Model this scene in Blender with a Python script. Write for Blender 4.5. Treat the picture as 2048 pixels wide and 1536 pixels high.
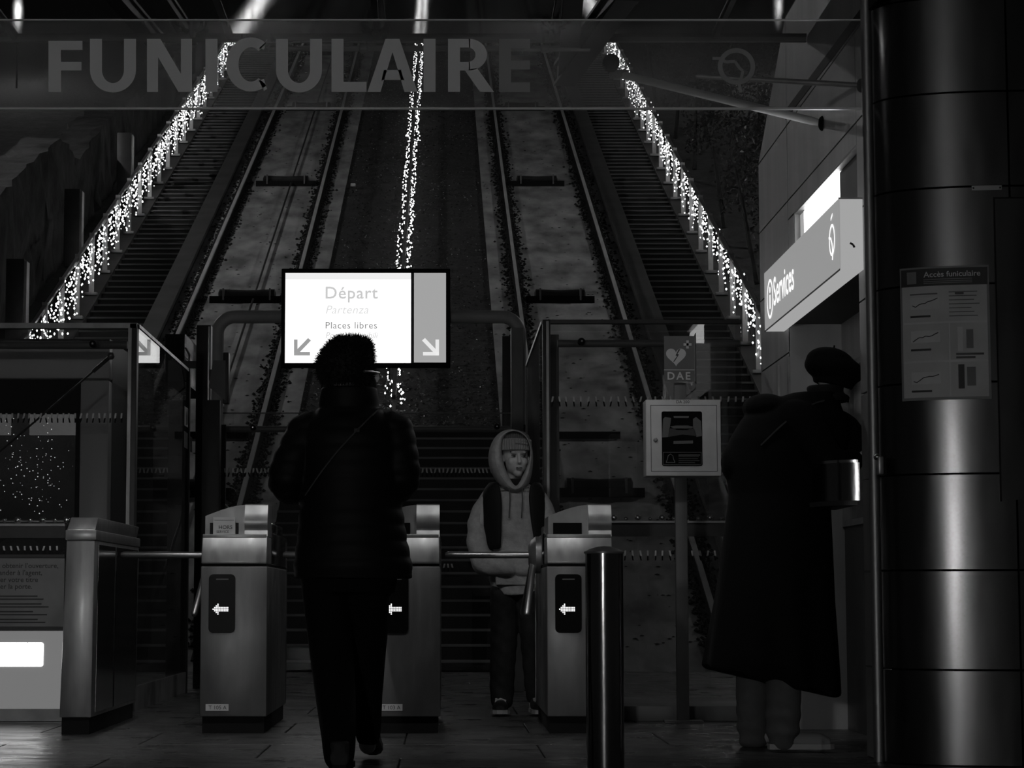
import bpy, bmesh, math, random
from mathutils import Vector, Matrix
random.seed(7)
for o in list(bpy.data.objects):
    bpy.data.objects.remove(o)
SC = bpy.context.scene
COL = SC.collection

# ---------------------------------------------------------------- camera
F_PX, CX, CY, CAM_H = 4500.0, 886.0, 768.0, 0.65
TH = math.atan((1195 - CY) / F_PX)
CT, ST = math.cos(TH), math.sin(TH)
cam = bpy.data.objects.new('camera', bpy.data.cameras.new('camera'))
COL.objects.link(cam)
cam.location = (0, 0, CAM_H)
cam.rotation_euler = (math.pi / 2 + TH, 0, 0)
cam.data.sensor_width = 36
cam.data.lens = 36 * F_PX / 2048
cam.data.shift_x = (1024 - CX) / 2048
cam.data.clip_end = 400
SC.camera = cam

# ---------------------------------------------------------------- world, exposure
w = bpy.data.worlds.new('night_sky')
SC.world = w
w.use_nodes = True
w.node_tree.nodes['Background'].inputs[0].default_value = (1, 1, 1, 1)
w.node_tree.nodes['Background'].inputs[1].default_value = 0.009
SC.view_settings.view_transform = 'Standard'
SC.view_settings.look = 'None'
SC.view_settings.gamma = 1
SC.view_settings.exposure = 0.0
SC.view_settings.use_curve_mapping = False
SC.cycles.max_bounces = 5; SC.cycles.diffuse_bounces = 2; SC.cycles.glossy_bounces = 3
SC.cycles.transmission_bounces = 4; SC.cycles.transparent_max_bounces = 12
SC.cycles.adaptive_threshold = 0.08; SC.cycles.adaptive_min_samples = 16; SC.cycles.use_light_tree = False
SC.cycles.sample_clamp_indirect = 4.0

DOWNLIGHT_W = 40.0      # canopy downlights
LAMP_W = 1150.0          # hill street lamps, seen and added
FRONT_W = 620.0         # added lamp behind the viewer
SIGN_E = 1.3            # departure sign
BULB_E = 7.0

# ---------------------------------------------------------------- pixel to place helpers (2048 x 1536 photograph)
def ray(px, py):
    u, v = px - CX, CY - py
    return Vector((u, F_PX * CT - v * ST, F_PX * ST + v * CT))
def at(px, py, Y):
    r = ray(px, py); t = Y / r.y
    return Vector((r.x * t, Y, CAM_H + r.z * t))
def on_floor(px, py, z=0.0):
    r = ray(px, py); t = (z - CAM_H) / r.z
    return Vector((r.x * t, r.y * t, z))
def on_x(px, py, X):
    r = ray(px, py); t = X / r.x
    return Vector((X, r.y * t, CAM_H + r.z * t))
K_SLOPE, Y_FOOT, AXIS = 0.4022, 20.0, -0.53
def hill_z(Y):
    return (Y - Y_FOOT) * K_SLOPE
def on_hill(px, py, n=0.0):
    r = ray(px, py); t = (-K_SLOPE * Y_FOOT + n - CAM_H) / (r.z - K_SLOPE * r.y)
    return Vector((r.x * t, r.y * t, CAM_H + r.z * t))
V = Vector

# ---------------------------------------------------------------- materials (all neutral greys: the photograph is black and white)
def _mat(name):
    m = bpy.data.materials.new(name); m.use_nodes = True
    nt = m.node_tree
    return m, nt, nt.nodes['Principled BSDF']
def mat(name, g, rough=0.5, metal=0.0, spec=0.5, noise=None, bump=None, rnoise=None, stretch=(1, 1, 1), sheen=0.0, coord='Object'):
    """noise=(scale, lo, hi) multiplies colour; bump=(scale,strength); rnoise=(scale,lo,hi) roughness"""
    m, nt, b = _mat(name)
    b.inputs['Base Color'].default_value = (g, g, g, 1)
    b.inputs['Roughness'].default_value = rough
    b.inputs['Metallic'].default_value = metal
    b.inputs['Specular IOR Level'].default_value = spec
    if sheen:
        b.inputs['Sheen Weight'].default_value = sheen
    if noise or bump or rnoise:
        tc = nt.nodes.new('ShaderNodeTexCoord'); mp = nt.nodes.new('ShaderNodeMapping')
        mp.inputs['Scale'].default_value = stretch
        nt.links.new(tc.outputs[coord], mp.inputs['Vector'])
    def tex(scale, lo, hi, detail=6.0):
        t = nt.nodes.new('ShaderNodeTexNoise'); t.inputs['Scale'].default_value = scale; t.inputs['Detail'].default_value = detail
        nt.links.new(mp.outputs[0], t.inputs['Vector'])
        r = nt.nodes.new('ShaderNodeMapRange')
        r.inputs['From Min'].default_value = 0.3; r.inputs['From Max'].default_value = 0.7
        r.inputs['To Min'].default_value = lo; r.inputs['To Max'].default_value = hi
        nt.links.new(t.outputs['Fac'], r.inputs['Value'])
        return r.outputs[0]
    if noise:
        v = tex(noise[0], noise[1] * g, noise[2] * g)
        c = nt.nodes.new('ShaderNodeCombineColor')
        for i in range(3): nt.links.new(v, c.inputs[i])
        nt.links.new(c.outputs[0], b.inputs['Base Color'])
    if rnoise:
        nt.links.new(tex(*rnoise), b.inputs['Roughness'])
    if bump:
        bp = nt.nodes.new('ShaderNodeBump'); bp.inputs['Strength'].default_value = bump[1]; bp.inputs['Distance'].default_value = 0.02
        nt.links.new(tex(bump[0], 0, 1), bp.inputs['Height'])
        nt.links.new(bp.outputs[0], b.inputs['Normal'])
    return m
def emit(name, g, strength):
    m, nt, b = _mat(name)
    b.inputs['Base Color'].default_value = (0.02, 0.02, 0.02, 1)
    b.inputs['Emission Color'].default_value = (g, g, g, 1)
    b.inputs['Emission Strength'].default_value = strength
    return m
def glass(name, tint=0.92, rough=0.02, dust=0.03, dust_g=0.5, f0=0.05, dust_noise=None):
    """thin sheet glass: clear + Schlick reflection + a little dust"""
    m, nt, b = _mat(name)
    nt.nodes.remove(b)
    out = nt.nodes['Material Output']
    tr = nt.nodes.new('ShaderNodeBsdfTransparent'); tr.inputs[0].default_value = (tint, tint, tint, 1)
    gl = nt.nodes.new('ShaderNodeBsdfGlossy'); gl.inputs['Roughness'].default_value = rough
    lw = nt.nodes.new('ShaderNodeLayerWeight'); lw.inputs['Blend'].default_value = 0.5
    p = nt.nodes.new('ShaderNodeMath'); p.operation = 'POWER'; p.inputs[1].default_value = 5
    nt.links.new(lw.outputs['Facing'], p.inputs[0])
    ma = nt.nodes.new('ShaderNodeMath'); ma.operation = 'MULTIPLY_ADD'; ma.inputs[1].default_value = 0.9; ma.inputs[2].default_value = f0
    nt.links.new(p.outputs[0], ma.inputs[0])
    mx = nt.nodes.new('ShaderNodeMixShader')
    nt.links.new(ma.outputs[0], mx.inputs[0]); nt.links.new(tr.outputs[0], mx.inputs[1]); nt.links.new(gl.outputs[0], mx.inputs[2])
    df = nt.nodes.new('ShaderNodeBsdfDiffuse'); df.inputs[0].default_value = (dust_g, dust_g, dust_g, 1)
    tl = nt.nodes.new('ShaderNodeBsdfTranslucent'); tl.inputs[0].default_value = (dust_g, dust_g, dust_g, 1)
    dd = nt.nodes.new('ShaderNodeMixShader'); nt.links.new(df.outputs[0], dd.inputs[1]); nt.links.new(tl.outputs[0], dd.inputs[2])
    m2 = nt.nodes.new('ShaderNodeMixShader'); m2.inputs[0].default_value = dust
    if dust_noise:
        tc = nt.nodes.new('ShaderNodeTexCoord'); mp = nt.nodes.new('ShaderNodeMapping'); mp.inputs['Scale'].default_value = dust_noise[1]
        t = nt.nodes.new('ShaderNodeTexNoise'); t.inputs['Scale'].default_value = dust_noise[0]; t.inputs['Detail'].default_value = 8
        r = nt.nodes.new('ShaderNodeMapRange'); r.inputs['From Min'].default_value = 0.35; r.inputs['From Max'].default_value = 0.75
        r.inputs['To Min'].default_value = dust * 0.3; r.inputs['To Max'].default_value = dust * 2
        nt.links.new(tc.outputs['Object'], mp.inputs[0]); nt.links.new(mp.outputs[0], t.inputs[0]); nt.links.new(t.outputs[0], r.inputs[0]); nt.links.new(r.outputs[0], m2.inputs[0])
    nt.links.new(mx.outputs[0], m2.inputs[1]); nt.links.new(dd.outputs[0], m2.inputs[2])
    nt.links.new(m2.outputs[0], out.inputs[0])
    return m

M = {}
M['steel'] = mat('brushed_steel', 0.36, 0.36, 0.65, noise=(14, 0.75, 1.1), rnoise=(30, 0.3, 0.46), stretch=(1, 1, 0.25))
M['steel_dull'] = mat('dull_steel', 0.3, 0.45, 0.7, noise=(9, 0.7, 1.15), rnoise=(18, 0.38, 0.55))
M['steel_side'] = mat('polished_steel_side', 0.34, 0.16, 1.0, noise=(5, 0.8, 1.1), bump=(5, 0.06), stretch=(1, 1, 0.3))
M['steel_body'] = mat('turnstile_body_steel', 0.2, 0.42, 0.75, noise=(9, 0.75, 1.15), rnoise=(22, 0.36, 0.5), stretch=(1, 1, 0.3))
M['nosing_wide'] = mat('pale_stair_nosing', 0.4, 0.6)
M['leaf_glint'] = mat('pale_leaf_glint', 0.55, 0.5)
M['chrome'] = mat('chrome', 0.7, 0.14, 1.0)
M['tube'] = mat('satin_tube', 0.42, 0.3, 0.9)
M['tube_dark'] = mat('dark_painted_tube', 0.16, 0.4, 0.0)
M['black'] = mat('black_plastic', 0.012, 0.6, spec=0.1)
M['gloss_black'] = mat('black_glass', 0.006, 0.3, spec=0.05)
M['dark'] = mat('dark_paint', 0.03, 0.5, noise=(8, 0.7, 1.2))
M['grey'] = mat('grey_paint', 0.2, 0.5, noise=(6, 0.85, 1.1))
M['midgrey'] = mat('mid_grey_paint', 0.11, 0.5, noise=(6, 0.85, 1.1))
M['lightgrey'] = mat('light_grey_paint', 0.58, 0.45, noise=(10, 0.9, 1.05))
M['white'] = mat('white_print', 0.75, 0.6)
M['print_dark'] = mat('dark_print', 0.03, 0.6)
M['paper'] = mat('paper', 0.5, 0.7, noise=(6, 0.85, 1.1))
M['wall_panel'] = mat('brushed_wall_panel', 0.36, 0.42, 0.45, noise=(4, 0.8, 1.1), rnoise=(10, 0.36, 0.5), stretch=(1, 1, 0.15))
M['corner_panel'] = mat('brushed_corner_panel', 0.16, 0.38, 1.0, noise=(3, 0.8, 1.1), rnoise=(14, 0.2, 0.27), stretch=(1, 1, 0.15))
M['floor'] = mat('wet_stone_floor', 0.055, 0.32, 0.0, noise=(7, 0.6, 1.3), rnoise=(5, 0.2, 0.5), bump=(26, 0.12), stretch=(0.7, 1, 1))
M['joint'] = mat('floor_joint', 0.012, 0.8)
M['concrete'] = mat('track_concrete', 0.36, 0.85, noise=(2.0, 0.4, 1.3), bump=(3, 0.2), stretch=(1.4, 0.6, 1))
M['curb'] = mat('dark_curb', 0.05, 0.85, noise=(2, 0.7, 1.2))
M['step'] = mat('stair_stone', 0.011, 0.75, noise=(5, 0.6, 1.2))
M['nosing'] = mat('stair_nosing', 0.13, 0.6)
M['rail'] = mat('rail_steel', 0.55, 0.4, 0.0, noise=(2, 0.8, 1.1))
M['ballast'] = mat('dark_ballast', 0.025, 0.9)
M['soil'] = mat('dark_soil', 0.035, 0.95, noise=(4, 0.5, 1.3), bump=(12, 0.4))
M['leaf'] = mat('wet_leaf', 0.05, 0.3)
M['hedge_leaf'] = mat('dark_hedge_leaf', 0.018, 0.5)
M['stone'] = mat('rubble_stone', 0.028, 0.95, noise=(2.2, 0.25, 1.7), bump=(3, 0.9))
M['glass'] = glass('clear_glass', 0.9, 0.015, 0.02, 0.35)
M['glass_side'] = glass('side_glass', 0.85, 0.01, 0.03, 0.35, dust_noise=(2.5, (1, 1, 0.35)))
M['glass_sign'] = glass('fascia_glass', 0.8, 0.03, 0.11, 0.5, f0=0.04, dust_noise=(3, (0.6, 1, 1)))
M['glass_roof'] = None
def _roof():
    m, nt, b_ = _mat('rippled_roof_glass'); nt.nodes.remove(b_)
    rf_ = nt.nodes.new('ShaderNodeBsdfRefraction'); rf_.inputs['Roughness'].default_value = 0.14; rf_.inputs['IOR'].default_value = 1.01; rf_.inputs[0].default_value = (0.8, 0.8, 0.8, 1)
    df_ = nt.nodes.new('ShaderNodeBsdfDiffuse'); df_.inputs[0].default_value = (0.3, 0.3, 0.3, 1)
    mx_ = nt.nodes.new('ShaderNodeMixShader'); mx_.inputs[0].default_value = 0.06
    nt.links.new(rf_.outputs[0], mx_.inputs[1]); nt.links.new(df_.outputs[0], mx_.inputs[2]); nt.links.new(mx_.outputs[0], nt.nodes['Material Output'].inputs[0])
    return m
M['glass_roof'] = _roof()
M['film'] = mat('frosted_film', 0.85, 0.6)
M['film2'] = mat('faint_frosted_film', 0.40, 0.6)
M['edge'] = mat('glass_edge', 0.85, 0.3, 0.0)
M['sign_white'] = emit('sign_white_lit', 1.0, SIGN_E)
M['sign_grey'] = emit('sign_grey_lit', 1.0, 0.36)
M['sign_strip'] = emit('sign_strip_lit', 1.0, 0.85)
M['sign_text'] = emit('sign_text_faint', 1.0, 0.58)
M['sign_text_dark'] = emit('sign_text_dark', 1.0, 0.2)
M['sign_text_light'] = emit('sign_text_lighter', 1.0, 0.7)
M['sign_arrow'] = emit('sign_arrow_grey', 1.0, 0.33)
M['sign_arrow_w'] = emit('sign_arrow_white', 1.0, 0.8)
M['serv_face'] = emit('services_face_lit', 1.0, 0.27)
M['serv_end'] = emit('services_end_lit', 1.0, 0.36)
M['serv_white'] = emit('services_letters_lit', 1.0, 1.1)
M['niche'] = emit('lit_window_pane', 1.0, 4.0)
M['niche_soft'] = emit('lit_window_pane_dim', 1.0, 0.35)
M['lightbox'] = emit('low_light_box', 1.0, 5.0)
M['bulb'] = emit('bulb', 1.0, BULB_E)
M['bulb'].cycles.emission_sampling = 'NONE'
M['led'] = emit('led_dot', 1.0, 1.4)
M['lamp'] = emit('lamp_lens', 1.0, 12.0)
M['speck'] = emit('glint_speck', 1.0, 0.9); M['speck'].cycles.emission_sampling = 'NONE'
M['cabin_white'] = mat('cabin_white_paint', 0.65, 0.4)
M['cabin_in'] = mat('cabin_interior', 0.12, 0.6, noise=(3, 0.5, 1.4))
M['coat'] = mat('black_wool', 0.006, 0.9, spec=0.15)
M['puffer'] = mat('black_puffer', 0.006, 0.6, spec=0.2)
M['trouser_black'] = mat('black_trousers', 0.005, 0.85, spec=0.15)
M['fur'] = mat('dark_fur', 0.012, 0.8, spec=0.3)
M['strap'] = mat('webbing_strap', 0.06, 0.7)
M['skin'] = mat('skin', 0.5, 0.55, noise=(20, 0.92, 1.05))
M['lip'] = mat('lip', 0.2, 0.5)
M['eye'] = mat('eye_dark', 0.02, 0.15)
M['brow'] = mat('brow_hair', 0.06, 0.8)
M['hoodie'] = mat('grey_hoodie', 0.40, 0.9, spec=0.1, noise=(40, 0.85, 1.1), bump=(120, 0.15))
M['vest'] = mat('black_vest', 0.012, 0.7, spec=0.2)
M['denim'] = mat('dark_denim', 0.022, 0.85, noise=(20, 0.7, 1.3), spec=0.2)
M['grey_trouser'] = mat('grey_trousers', 0.12, 0.9, noise=(20, 0.85, 1.1))
M['knit'] = mat('dark_knit', 0.10, 0.9)
M['knit_rib'] = mat('knit_rib', 0.26, 0.9)
M['sole'] = mat('pale_sole', 0.45, 0.7)
M['shoe_dark'] = mat('dark_suede', 0.03, 0.8)
M['shoe_pale'] = mat('pale_canvas', 0.3, 0.8)
M['lens'] = mat('spectacle_lens', 0.4, 0.05, 1.0)

# ---------------------------------------------------------------- mesh helpers
class MB:
    """collects geometry in world coordinates, then links it as one mesh object"""
    def __init__(s): s.v, s.f = [], []
    def add(s, vs, fs):
        n = len(s.v); s.v += [V(p) for p in vs]; s.f += [[i + n for i in q] for q in fs]; return s
    def box(s, c, d, rot=None):
        hx, hy, hz = d[0] / 2, d[1] / 2, d[2] / 2
        vs = [V((x, y, z)) for x in (-hx, hx) for y in (-hy, hy) for z in (-hz, hz)]
        if rot is not None: vs = [rot @ p for p in vs]
        return s.add([p + V(c) for p in vs], [(0, 1, 3, 2), (4, 6, 7, 5), (0, 4, 5, 1), (2, 3, 7, 6), (0, 2, 6, 4), (1, 5, 7, 3)])
    def bb(s, x0, x1, y0, y1, z0, z1):
        return s.box(((x0 + x1) / 2, (y0 + y1) / 2, (z0 + z1) / 2), (abs(x1 - x0), abs(y1 - y0), abs(z1 - z0)))
    def beam(s, a, b, wd, ht, up=V((0, 0, 1))):
        a, b = V(a), V(b); t = (b - a).normalized(); sd = t.cross(up).normalized(); u = sd.cross(t)
        vs = [p + sd * i * wd / 2 + u * j * ht / 2 for p in (a, b) for i in (-1, 1) for j in (-1, 1)]
        return s.add(vs, [(0, 1, 3, 2), (4, 6, 7, 5), (0, 4, 5, 1), (2, 3, 7, 6), (0, 2, 6, 4), (1, 5, 7, 3)])
    def tube(s, pts, r, n=12, cap=True):
        pts = [V(p) for p in pts]
        rs = r if isinstance(r, (list, tuple)) else [r] * len(pts)
        prev = None; base = len(s.v); rings = []
        for i, p in enumerate(pts):
            t = (pts[min(i + 1, len(pts) - 1)] - pts[max(i - 1, 0)]).normalized()
            if prev is None:
                a = V((0, 0, 1)) if abs(t.z) < 0.9 else V((1, 0, 0))
                u = (a - t * a.dot(t)).normalized()
            else:
                u = (prev - t * prev.dot(t)).normalized()
            prev = u; wv = t.cross(u)
            rings.append([p + (u * math.cos(2 * math.pi * k / n) + wv * math.sin(2 * math.pi * k / n)) * rs[i] for k in range(n)])
        vs = [p for q in rings for p in q]; fs = []
        for i in range(len(pts) - 1):
            for k in range(n):
                fs.append((i * n + k, i * n + (k + 1) % n, (i + 1) * n + (k + 1) % n, (i + 1) * n + k))
        if cap:
            fs.append(tuple(reversed(range(n)))); fs.append(tuple(range((len(pts) - 1) * n, len(pts) * n)))
        return s.add(vs, fs)
    def lathe(s, c, prof, n=24, axis='Z'):
        vs, fs = [], []
        for (r, h) in prof:
            for k in range(n):
                a = 2 * math.pi * k / n
                p = (r * math.cos(a), r * math.sin(a), h)
                if axis == 'Y': p = (p[0], h, p[1])
                if axis == 'X': p = (h, p[0], p[1])
                vs.append(V(p) + V(c))
        for i in range(len(prof) - 1):
            for k in range(n):
                fs.append((i * n + k, i * n + (k + 1) % n, (i + 1) * n + (k + 1) % n, (i + 1) * n + k))
        fs.append(tuple(reversed(range(n)))); fs.append(tuple(range((len(prof) - 1) * n, len(prof) * n)))
        return s.add(vs, fs)
    def ball(s, c, r, n=12, m=8, sc=(1, 1, 1)):
        vs, fs = [], []
        for i in range(m + 1):
            ph = math.pi * i / m
            for k in range(n):
                a = 2 * math.pi * k / n
                vs.append(V(c) + V((r * sc[0] * math.sin(ph) * math.cos(a), r * sc[1] * math.sin(ph) * math.sin(a), -r * sc[2] * math.cos(ph))))
        for i in range(m):
            for k in range(n):
                fs.append((i * n + k, i * n + (k + 1) % n, (i + 1) * n + (k + 1) % n, (i + 1) * n + k))
        return s.add(vs, fs)
    def octa(s, c, r, rz=None):
        rz = rz or r
        d = [(r, 0, 0), (-r, 0, 0), (0, r, 0), (0, -r, 0), (0, 0, rz), (0, 0, -rz)]
        return s.add([V(c) + V(p) for p in d], [(0, 2, 4), (2, 1, 4), (1, 3, 4), (3, 0, 4), (2, 0, 5), (1, 2, 5), (3, 1, 5), (0, 3, 5)])
    def prism(s, poly, ext):
        """poly: list of world points (planar), extruded by vector ext"""
        n = len(poly); ext = V(ext)
        vs = [V(p) for p in poly] + [V(p) + ext for p in poly]
        fs = [tuple(range(n)), tuple(reversed(range(n, 2 * n)))] + [(i, i + n, (i + 1) % n + n, (i + 1) % n) for i in range(n)]
        return s.add(vs, fs)
def mesh_from(name, vs, fs):
    me = bpy.data.meshes.new(name); me.from_pydata([tuple(p) for p in vs], [], fs); me.update(); return me
def link(name, me, material=None, parent=None):
    o = bpy.data.objects.new(name, me); COL.objects.link(o)
    if material is not None and me is not None:
        me.materials.clear(); me.materials.append(material)
    if parent is not None: o.parent = parent
    return o
def origin_of(o):
    p = V((0, 0, 0))
    while o is not None:
        p += o.location; o = o.parent
    return p
def smooth_by_angle(me, ang=0.7):
    bm = bmesh.new(); bm.from_mesh(me)
    for f in bm.faces: f.smooth = True
    for e in bm.edges:
        if len(e.link_faces) == 2 and e.link_faces[0].normal.angle(e.link_faces[1].normal, 0) > ang: e.smooth = False
    bm.to_mesh(me); bm.free()
def build(mb, name, material, parent=None, bevel=0.0, seg=2, smooth=False, loc=None):
    """links mb (world coords) as a mesh object; its origin is loc, else the parent's origin (so location 0 under the parent)"""
    off = origin_of(parent) if parent is not None else V((0, 0, 0))
    o_loc = V(loc) if loc is not None else V((0, 0, 0))
    me = mesh_from(name, [p - off - o_loc for p in mb.v], mb.f)
    bm = bmesh.new(); bm.from_mesh(me)
    if len(bm.faces) < 60000:
        bmesh.ops.recalc_face_normals(bm, faces=bm.faces)
    if bevel:
        es = [e for e in bm.edges if len(e.link_faces) == 2 and e.calc_face_angle(0) > 0.5]
        bmesh.ops.bevel(bm, geom=es, offset=bevel, segments=seg, affect='EDGES', profile=0.5)
    bm.to_mesh(me); bm.free()
    if smooth or bevel: smooth_by_angle(me, 0.6 if smooth else 0.5)
    o = link(name, me, material, parent); o.location = o_loc
    return o
def tag(o, label, cat, group=None, kind=None):
    o['label'] = label; o['category'] = cat
    if group: o['group'] = group
    if kind: o['kind'] = kind
    return o
def thing(name, label, cat, loc=(0, 0, 0), group=None):
    o = bpy.data.objects.new(name, None); COL.objects.link(o); o.location = loc
    o.empty_display_size = 0.1
    return tag(o, label, cat, group)
def struct(o, label=None):
    o['kind'] = 'structure'
    if label: o['label'] = label
    return o
def text(name, body, size, fn, material, parent, bold=0.0, shear=0.0, align='LEFT', spacing=1.0):
    """flat lettering; fn maps (u, v) in metres to a world point"""
    cu = bpy.data.curves.new(name, 'FONT'); cu.body = body; cu.size = size; cu.offset = bold * size; cu.shear = shear; cu.align_x = align
    cu.space_character = spacing; cu.resolution_u = 3
    t = bpy.data.objects.new('tmp', cu); COL.objects.link(t)
    dg = bpy.context.evaluated_depsgraph_get(); dg.update()
    me = bpy.data.meshes.new_from_object(t.evaluated_get(dg))
    bpy.data.objects.remove(t); bpy.data.curves.remove(cu)
    off = origin_of(parent)
    for v in me.vertices: v.co = fn(v.co.x, v.co.y) - off
    me.name = name
    return link(name, me, material, parent)
def flat_y(px, py, Y):
    o = at(px, py, Y)
    return lambda u, v: V((o.x + u, Y, o.z + v))
def tree_copy(o, parent=None):
    c = o.copy(); COL.objects.link(c); c.parent = parent
    for ch in [x for x in bpy.data.objects if x.parent == o]: tree_copy(ch, c)
    return c
def disc_poly(c, r, n=24, ax=('x', 'z')):
    out = []
    for k in range(n):
        a = 2 * math.pi * k / n; p = V(c)
        setattr(p, ax[0], getattr(p, ax[0]) + r * math.cos(a)); setattr(p, ax[1], getattr(p, ax[1]) + r * math.sin(a)); out.append(p)
    return out
def rrect(x0, x1, z0, z1, r, Y, n=5):
    out = []
    for (cx, cz, a0) in ((x1 - r, z1 - r, 0), (x0 + r, z1 - r, 90), (x0 + r, z0 + r, 180), (x1 - r, z0 + r, 270)):
        for k in range(n + 1):
            a = math.radians(a0 + 90 * k / n); out.append(V((cx + r * math.cos(a), Y, cz + r * math.sin(a))))
    return out

# ================================================================ STRUCTURE
# ---- floor: backing + slabs
fl = struct(build(MB().bb(-5, 6, 3, 20.0, -0.12, -0.012), 'floor', M['joint']), 'dark wet stone slab floor of the station hall')
SLAB_X, SLAB_Y, GAP = 1.18, 0.86, 0.006
slab_me = None
row = 0; y = 4.10
while y < 19.9:
    x = -4.3 + (0.0 if row % 2 == 0 else SLAB_X / 2)
    while x < 5.4:
        vis = max(abs((x - 0.15)) - 1.7, 0) < 0.26 * (y + SLAB_Y)
        if vis:
            if slab_me is None:
                b = MB().bb(0, SLAB_X - GAP, 0, SLAB_Y - GAP, -0.03, 0.0)
                o = build(b, 'floor_slab', M['floor'], None, bevel=0.003, seg=1); slab_me = o.data; o.parent = fl
            else:
                o = link('floor_slab', slab_me, None, fl)
            o.location = (x, y, random.uniform(-0.001, 0.0))
        x += SLAB_X
    y += SLAB_Y; row += 1

# ---- the hill: sloped ground under everything
Y1, Y2 = Y_FOOT, 74.0
def hill_strip(mb, x0, x1, ya, yb, n0, n1):
    """a strip on the slope between offsets x0..x1 and heights n0..n1 above it"""
    vs = [V((x, Y, hill_z(Y) + n)) for Y in (ya, yb) for x in (x0, x1) for n in (n0, n1)]
    return mb.add(vs, [(0, 1, 3, 2), (4, 6, 7, 5), (0, 4, 5, 1), (2, 3, 7, 6), (0, 2, 6, 4), (1, 5, 7, 3)])
struct(build(hill_strip(MB(), -40, 40, Y1, 84, -2.0, -0.30), 'hillside_ground', M['soil']), 'dark sloping ground of the hillside')
def sx(s, off): return AXIS + s * off
for s in (-1, 1):
    side = 'left' if s < 0 else 'right'
    b = MB(); a0, a1 = sorted((sx(s, 1.22), sx(s, 3.31)))
    hill_strip(b, a0, a1, Y1, Y2, -0.4, 0.0)
    tb = struct(build(b, 'track_bed', M['concrete']), 'weathered sloping concrete bed of the %s track' % side)
    b = MB(); a0, a1 = sorted((sx(s, 3.31), sx(s, 3.58)))
    hill_strip(b, a0, a1, Y1, Y2, -0.4, 0.10)
    struct(build(b, 'curb_strip', M['curb']), 'dark raised curb between the %s track and its side stairs' % side)
    b = MB(); a0, a1 = sorted((sx(s, 4.45), sx(s, 4.78)))
    hill_strip(b, a0, a1, Y1, Y2, -0.4, 0.06)
    struct(build(b, 'stringer_wall', M['curb']), 'sloping stringer carrying the %s lit handrail' % side)
    # stairs: one step = one part with its nosing
    st = thing('staircase', 'long dark side stairs climbing the hill %s of the tracks' % side, 'staircase', (sx(s, 4.0), Y1, 0))
    RUN = 0.33; n = int((Y2 - Y1) / RUN)
    sm = nm = None
    for i in range(n):
        Y = Y1 + i * RUN; z = hill_z(Y)
        if sm is None:
            o = build(MB().bb(-0.435, 0.435, 0, RUN + 0.05, -0.35, RUN * K_SLOPE - 0.02), 'step', M['step']); sm = o.data
            q = build(MB().bb(-0.435, 0.435, -0.012, 0.03, RUN * K_SLOPE - 0.035, RUN * K_SLOPE - 0.012), 'nosing', M['nosing']); nm = q.data
            o.parent = st; q.parent = o
        else:
            o = link('step', sm, None, st)
            q = link('nosing', nm, None, o)
        o.location = (sx(s, 4.015) - st.location.x, Y - Y1, z - 0.08)
# middle: lower flight of stairs between the tracks, then planted strip
st = thing('staircase', 'lower flight of dark steps between the two tracks behind the gates', 'staircase', (AXIS, Y1, 0))
sm = nm = None
for i in range(20):
    Y = Y1 + i * 0.33; z = hill_z(Y)
    if sm is None:
        o = build(MB().bb(-1.21, 1.21, 0, 0.38, -0.35, 0.33 * K_SLOPE - 0.02), 'step', M['step']); sm = o.data
        q = build(MB().bb(-1.21, 1.21, -0.012, 0.03, 0.33 * K_SLOPE - 0.035, 0.33 * K_SLOPE - 0.012), 'nosing', M['nosing_wide']); nm = q.data
        o.parent = st; q.parent = o
    else:
        o = link('step', sm, None, st); q = link('nosing', nm, None, o)
    o.location = (0, Y - Y1, z - 0.02)
YP = 26.6
struct(build(hill_strip(MB(), AXIS - 1.22, AXIS + 1.22, YP, Y2, -0.4, -0.05), 'planted_strip', M['soil']), 'dark planted strip between the two tracks')
b = MB()
for i in range(11000):
    Y = YP + (Y2 - YP) * random.random() ** 1.6; x = AXIS + random.uniform(-1.2, 1.2)
    c = V((x, Y, hill_z(Y) + random.uniform(-0.04, 0.04)))
    r = random.uniform(0.012, 0.035)
    n = V((random.uniform(-0.9, 0.9), random.uniform(-1.2, 0.2), 1)).normalized()
    u = n.orthogonal().normalized(); v = n.cross(u)
    a = random.uniform(0, 6.28); u2 = u * math.cos(a) + v * math.sin(a); v2 = n.cross(u2)
    b.add([c - u2 * r, c + v2 * r * 0.6 + n * 0.004, c + u2 * r, c - v2 * r * 0.6], [(0, 1, 2), (0, 2, 3)])
tag(build(b, 'ground_cover', M['leaf']), 'low wet ground cover leaves on the strip between the tracks', 'plants', kind='stuff')
b = MB()  # pale flecks painted as glints on the glossy leaves
for i in range(1300):
    Y = YP + (Y2 - YP) * random.random() ** 1.8; x = AXIS + random.uniform(-1.2, 1.2); r = random.uniform(0.008, 0.016)
    c = V((x, Y, hill_z(Y) + 0.045)); u = V((random.uniform(-1, 1), random.uniform(-0.3, 0.3), random.uniform(-0.3, 0.3))).normalized() * r; v = V((0, 0.5, 0.87)) * r
    b.add([c - u, c - v * 0.7, c + u, c + v * 0.7], [(0, 1, 2), (0, 2, 3)])
tag(build(b, 'leaf_glints', M['leaf_glint']), 'tiny pale flecks painted as wet leaf glints over the planted strip', 'leaf glints', kind='stuff')

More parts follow.
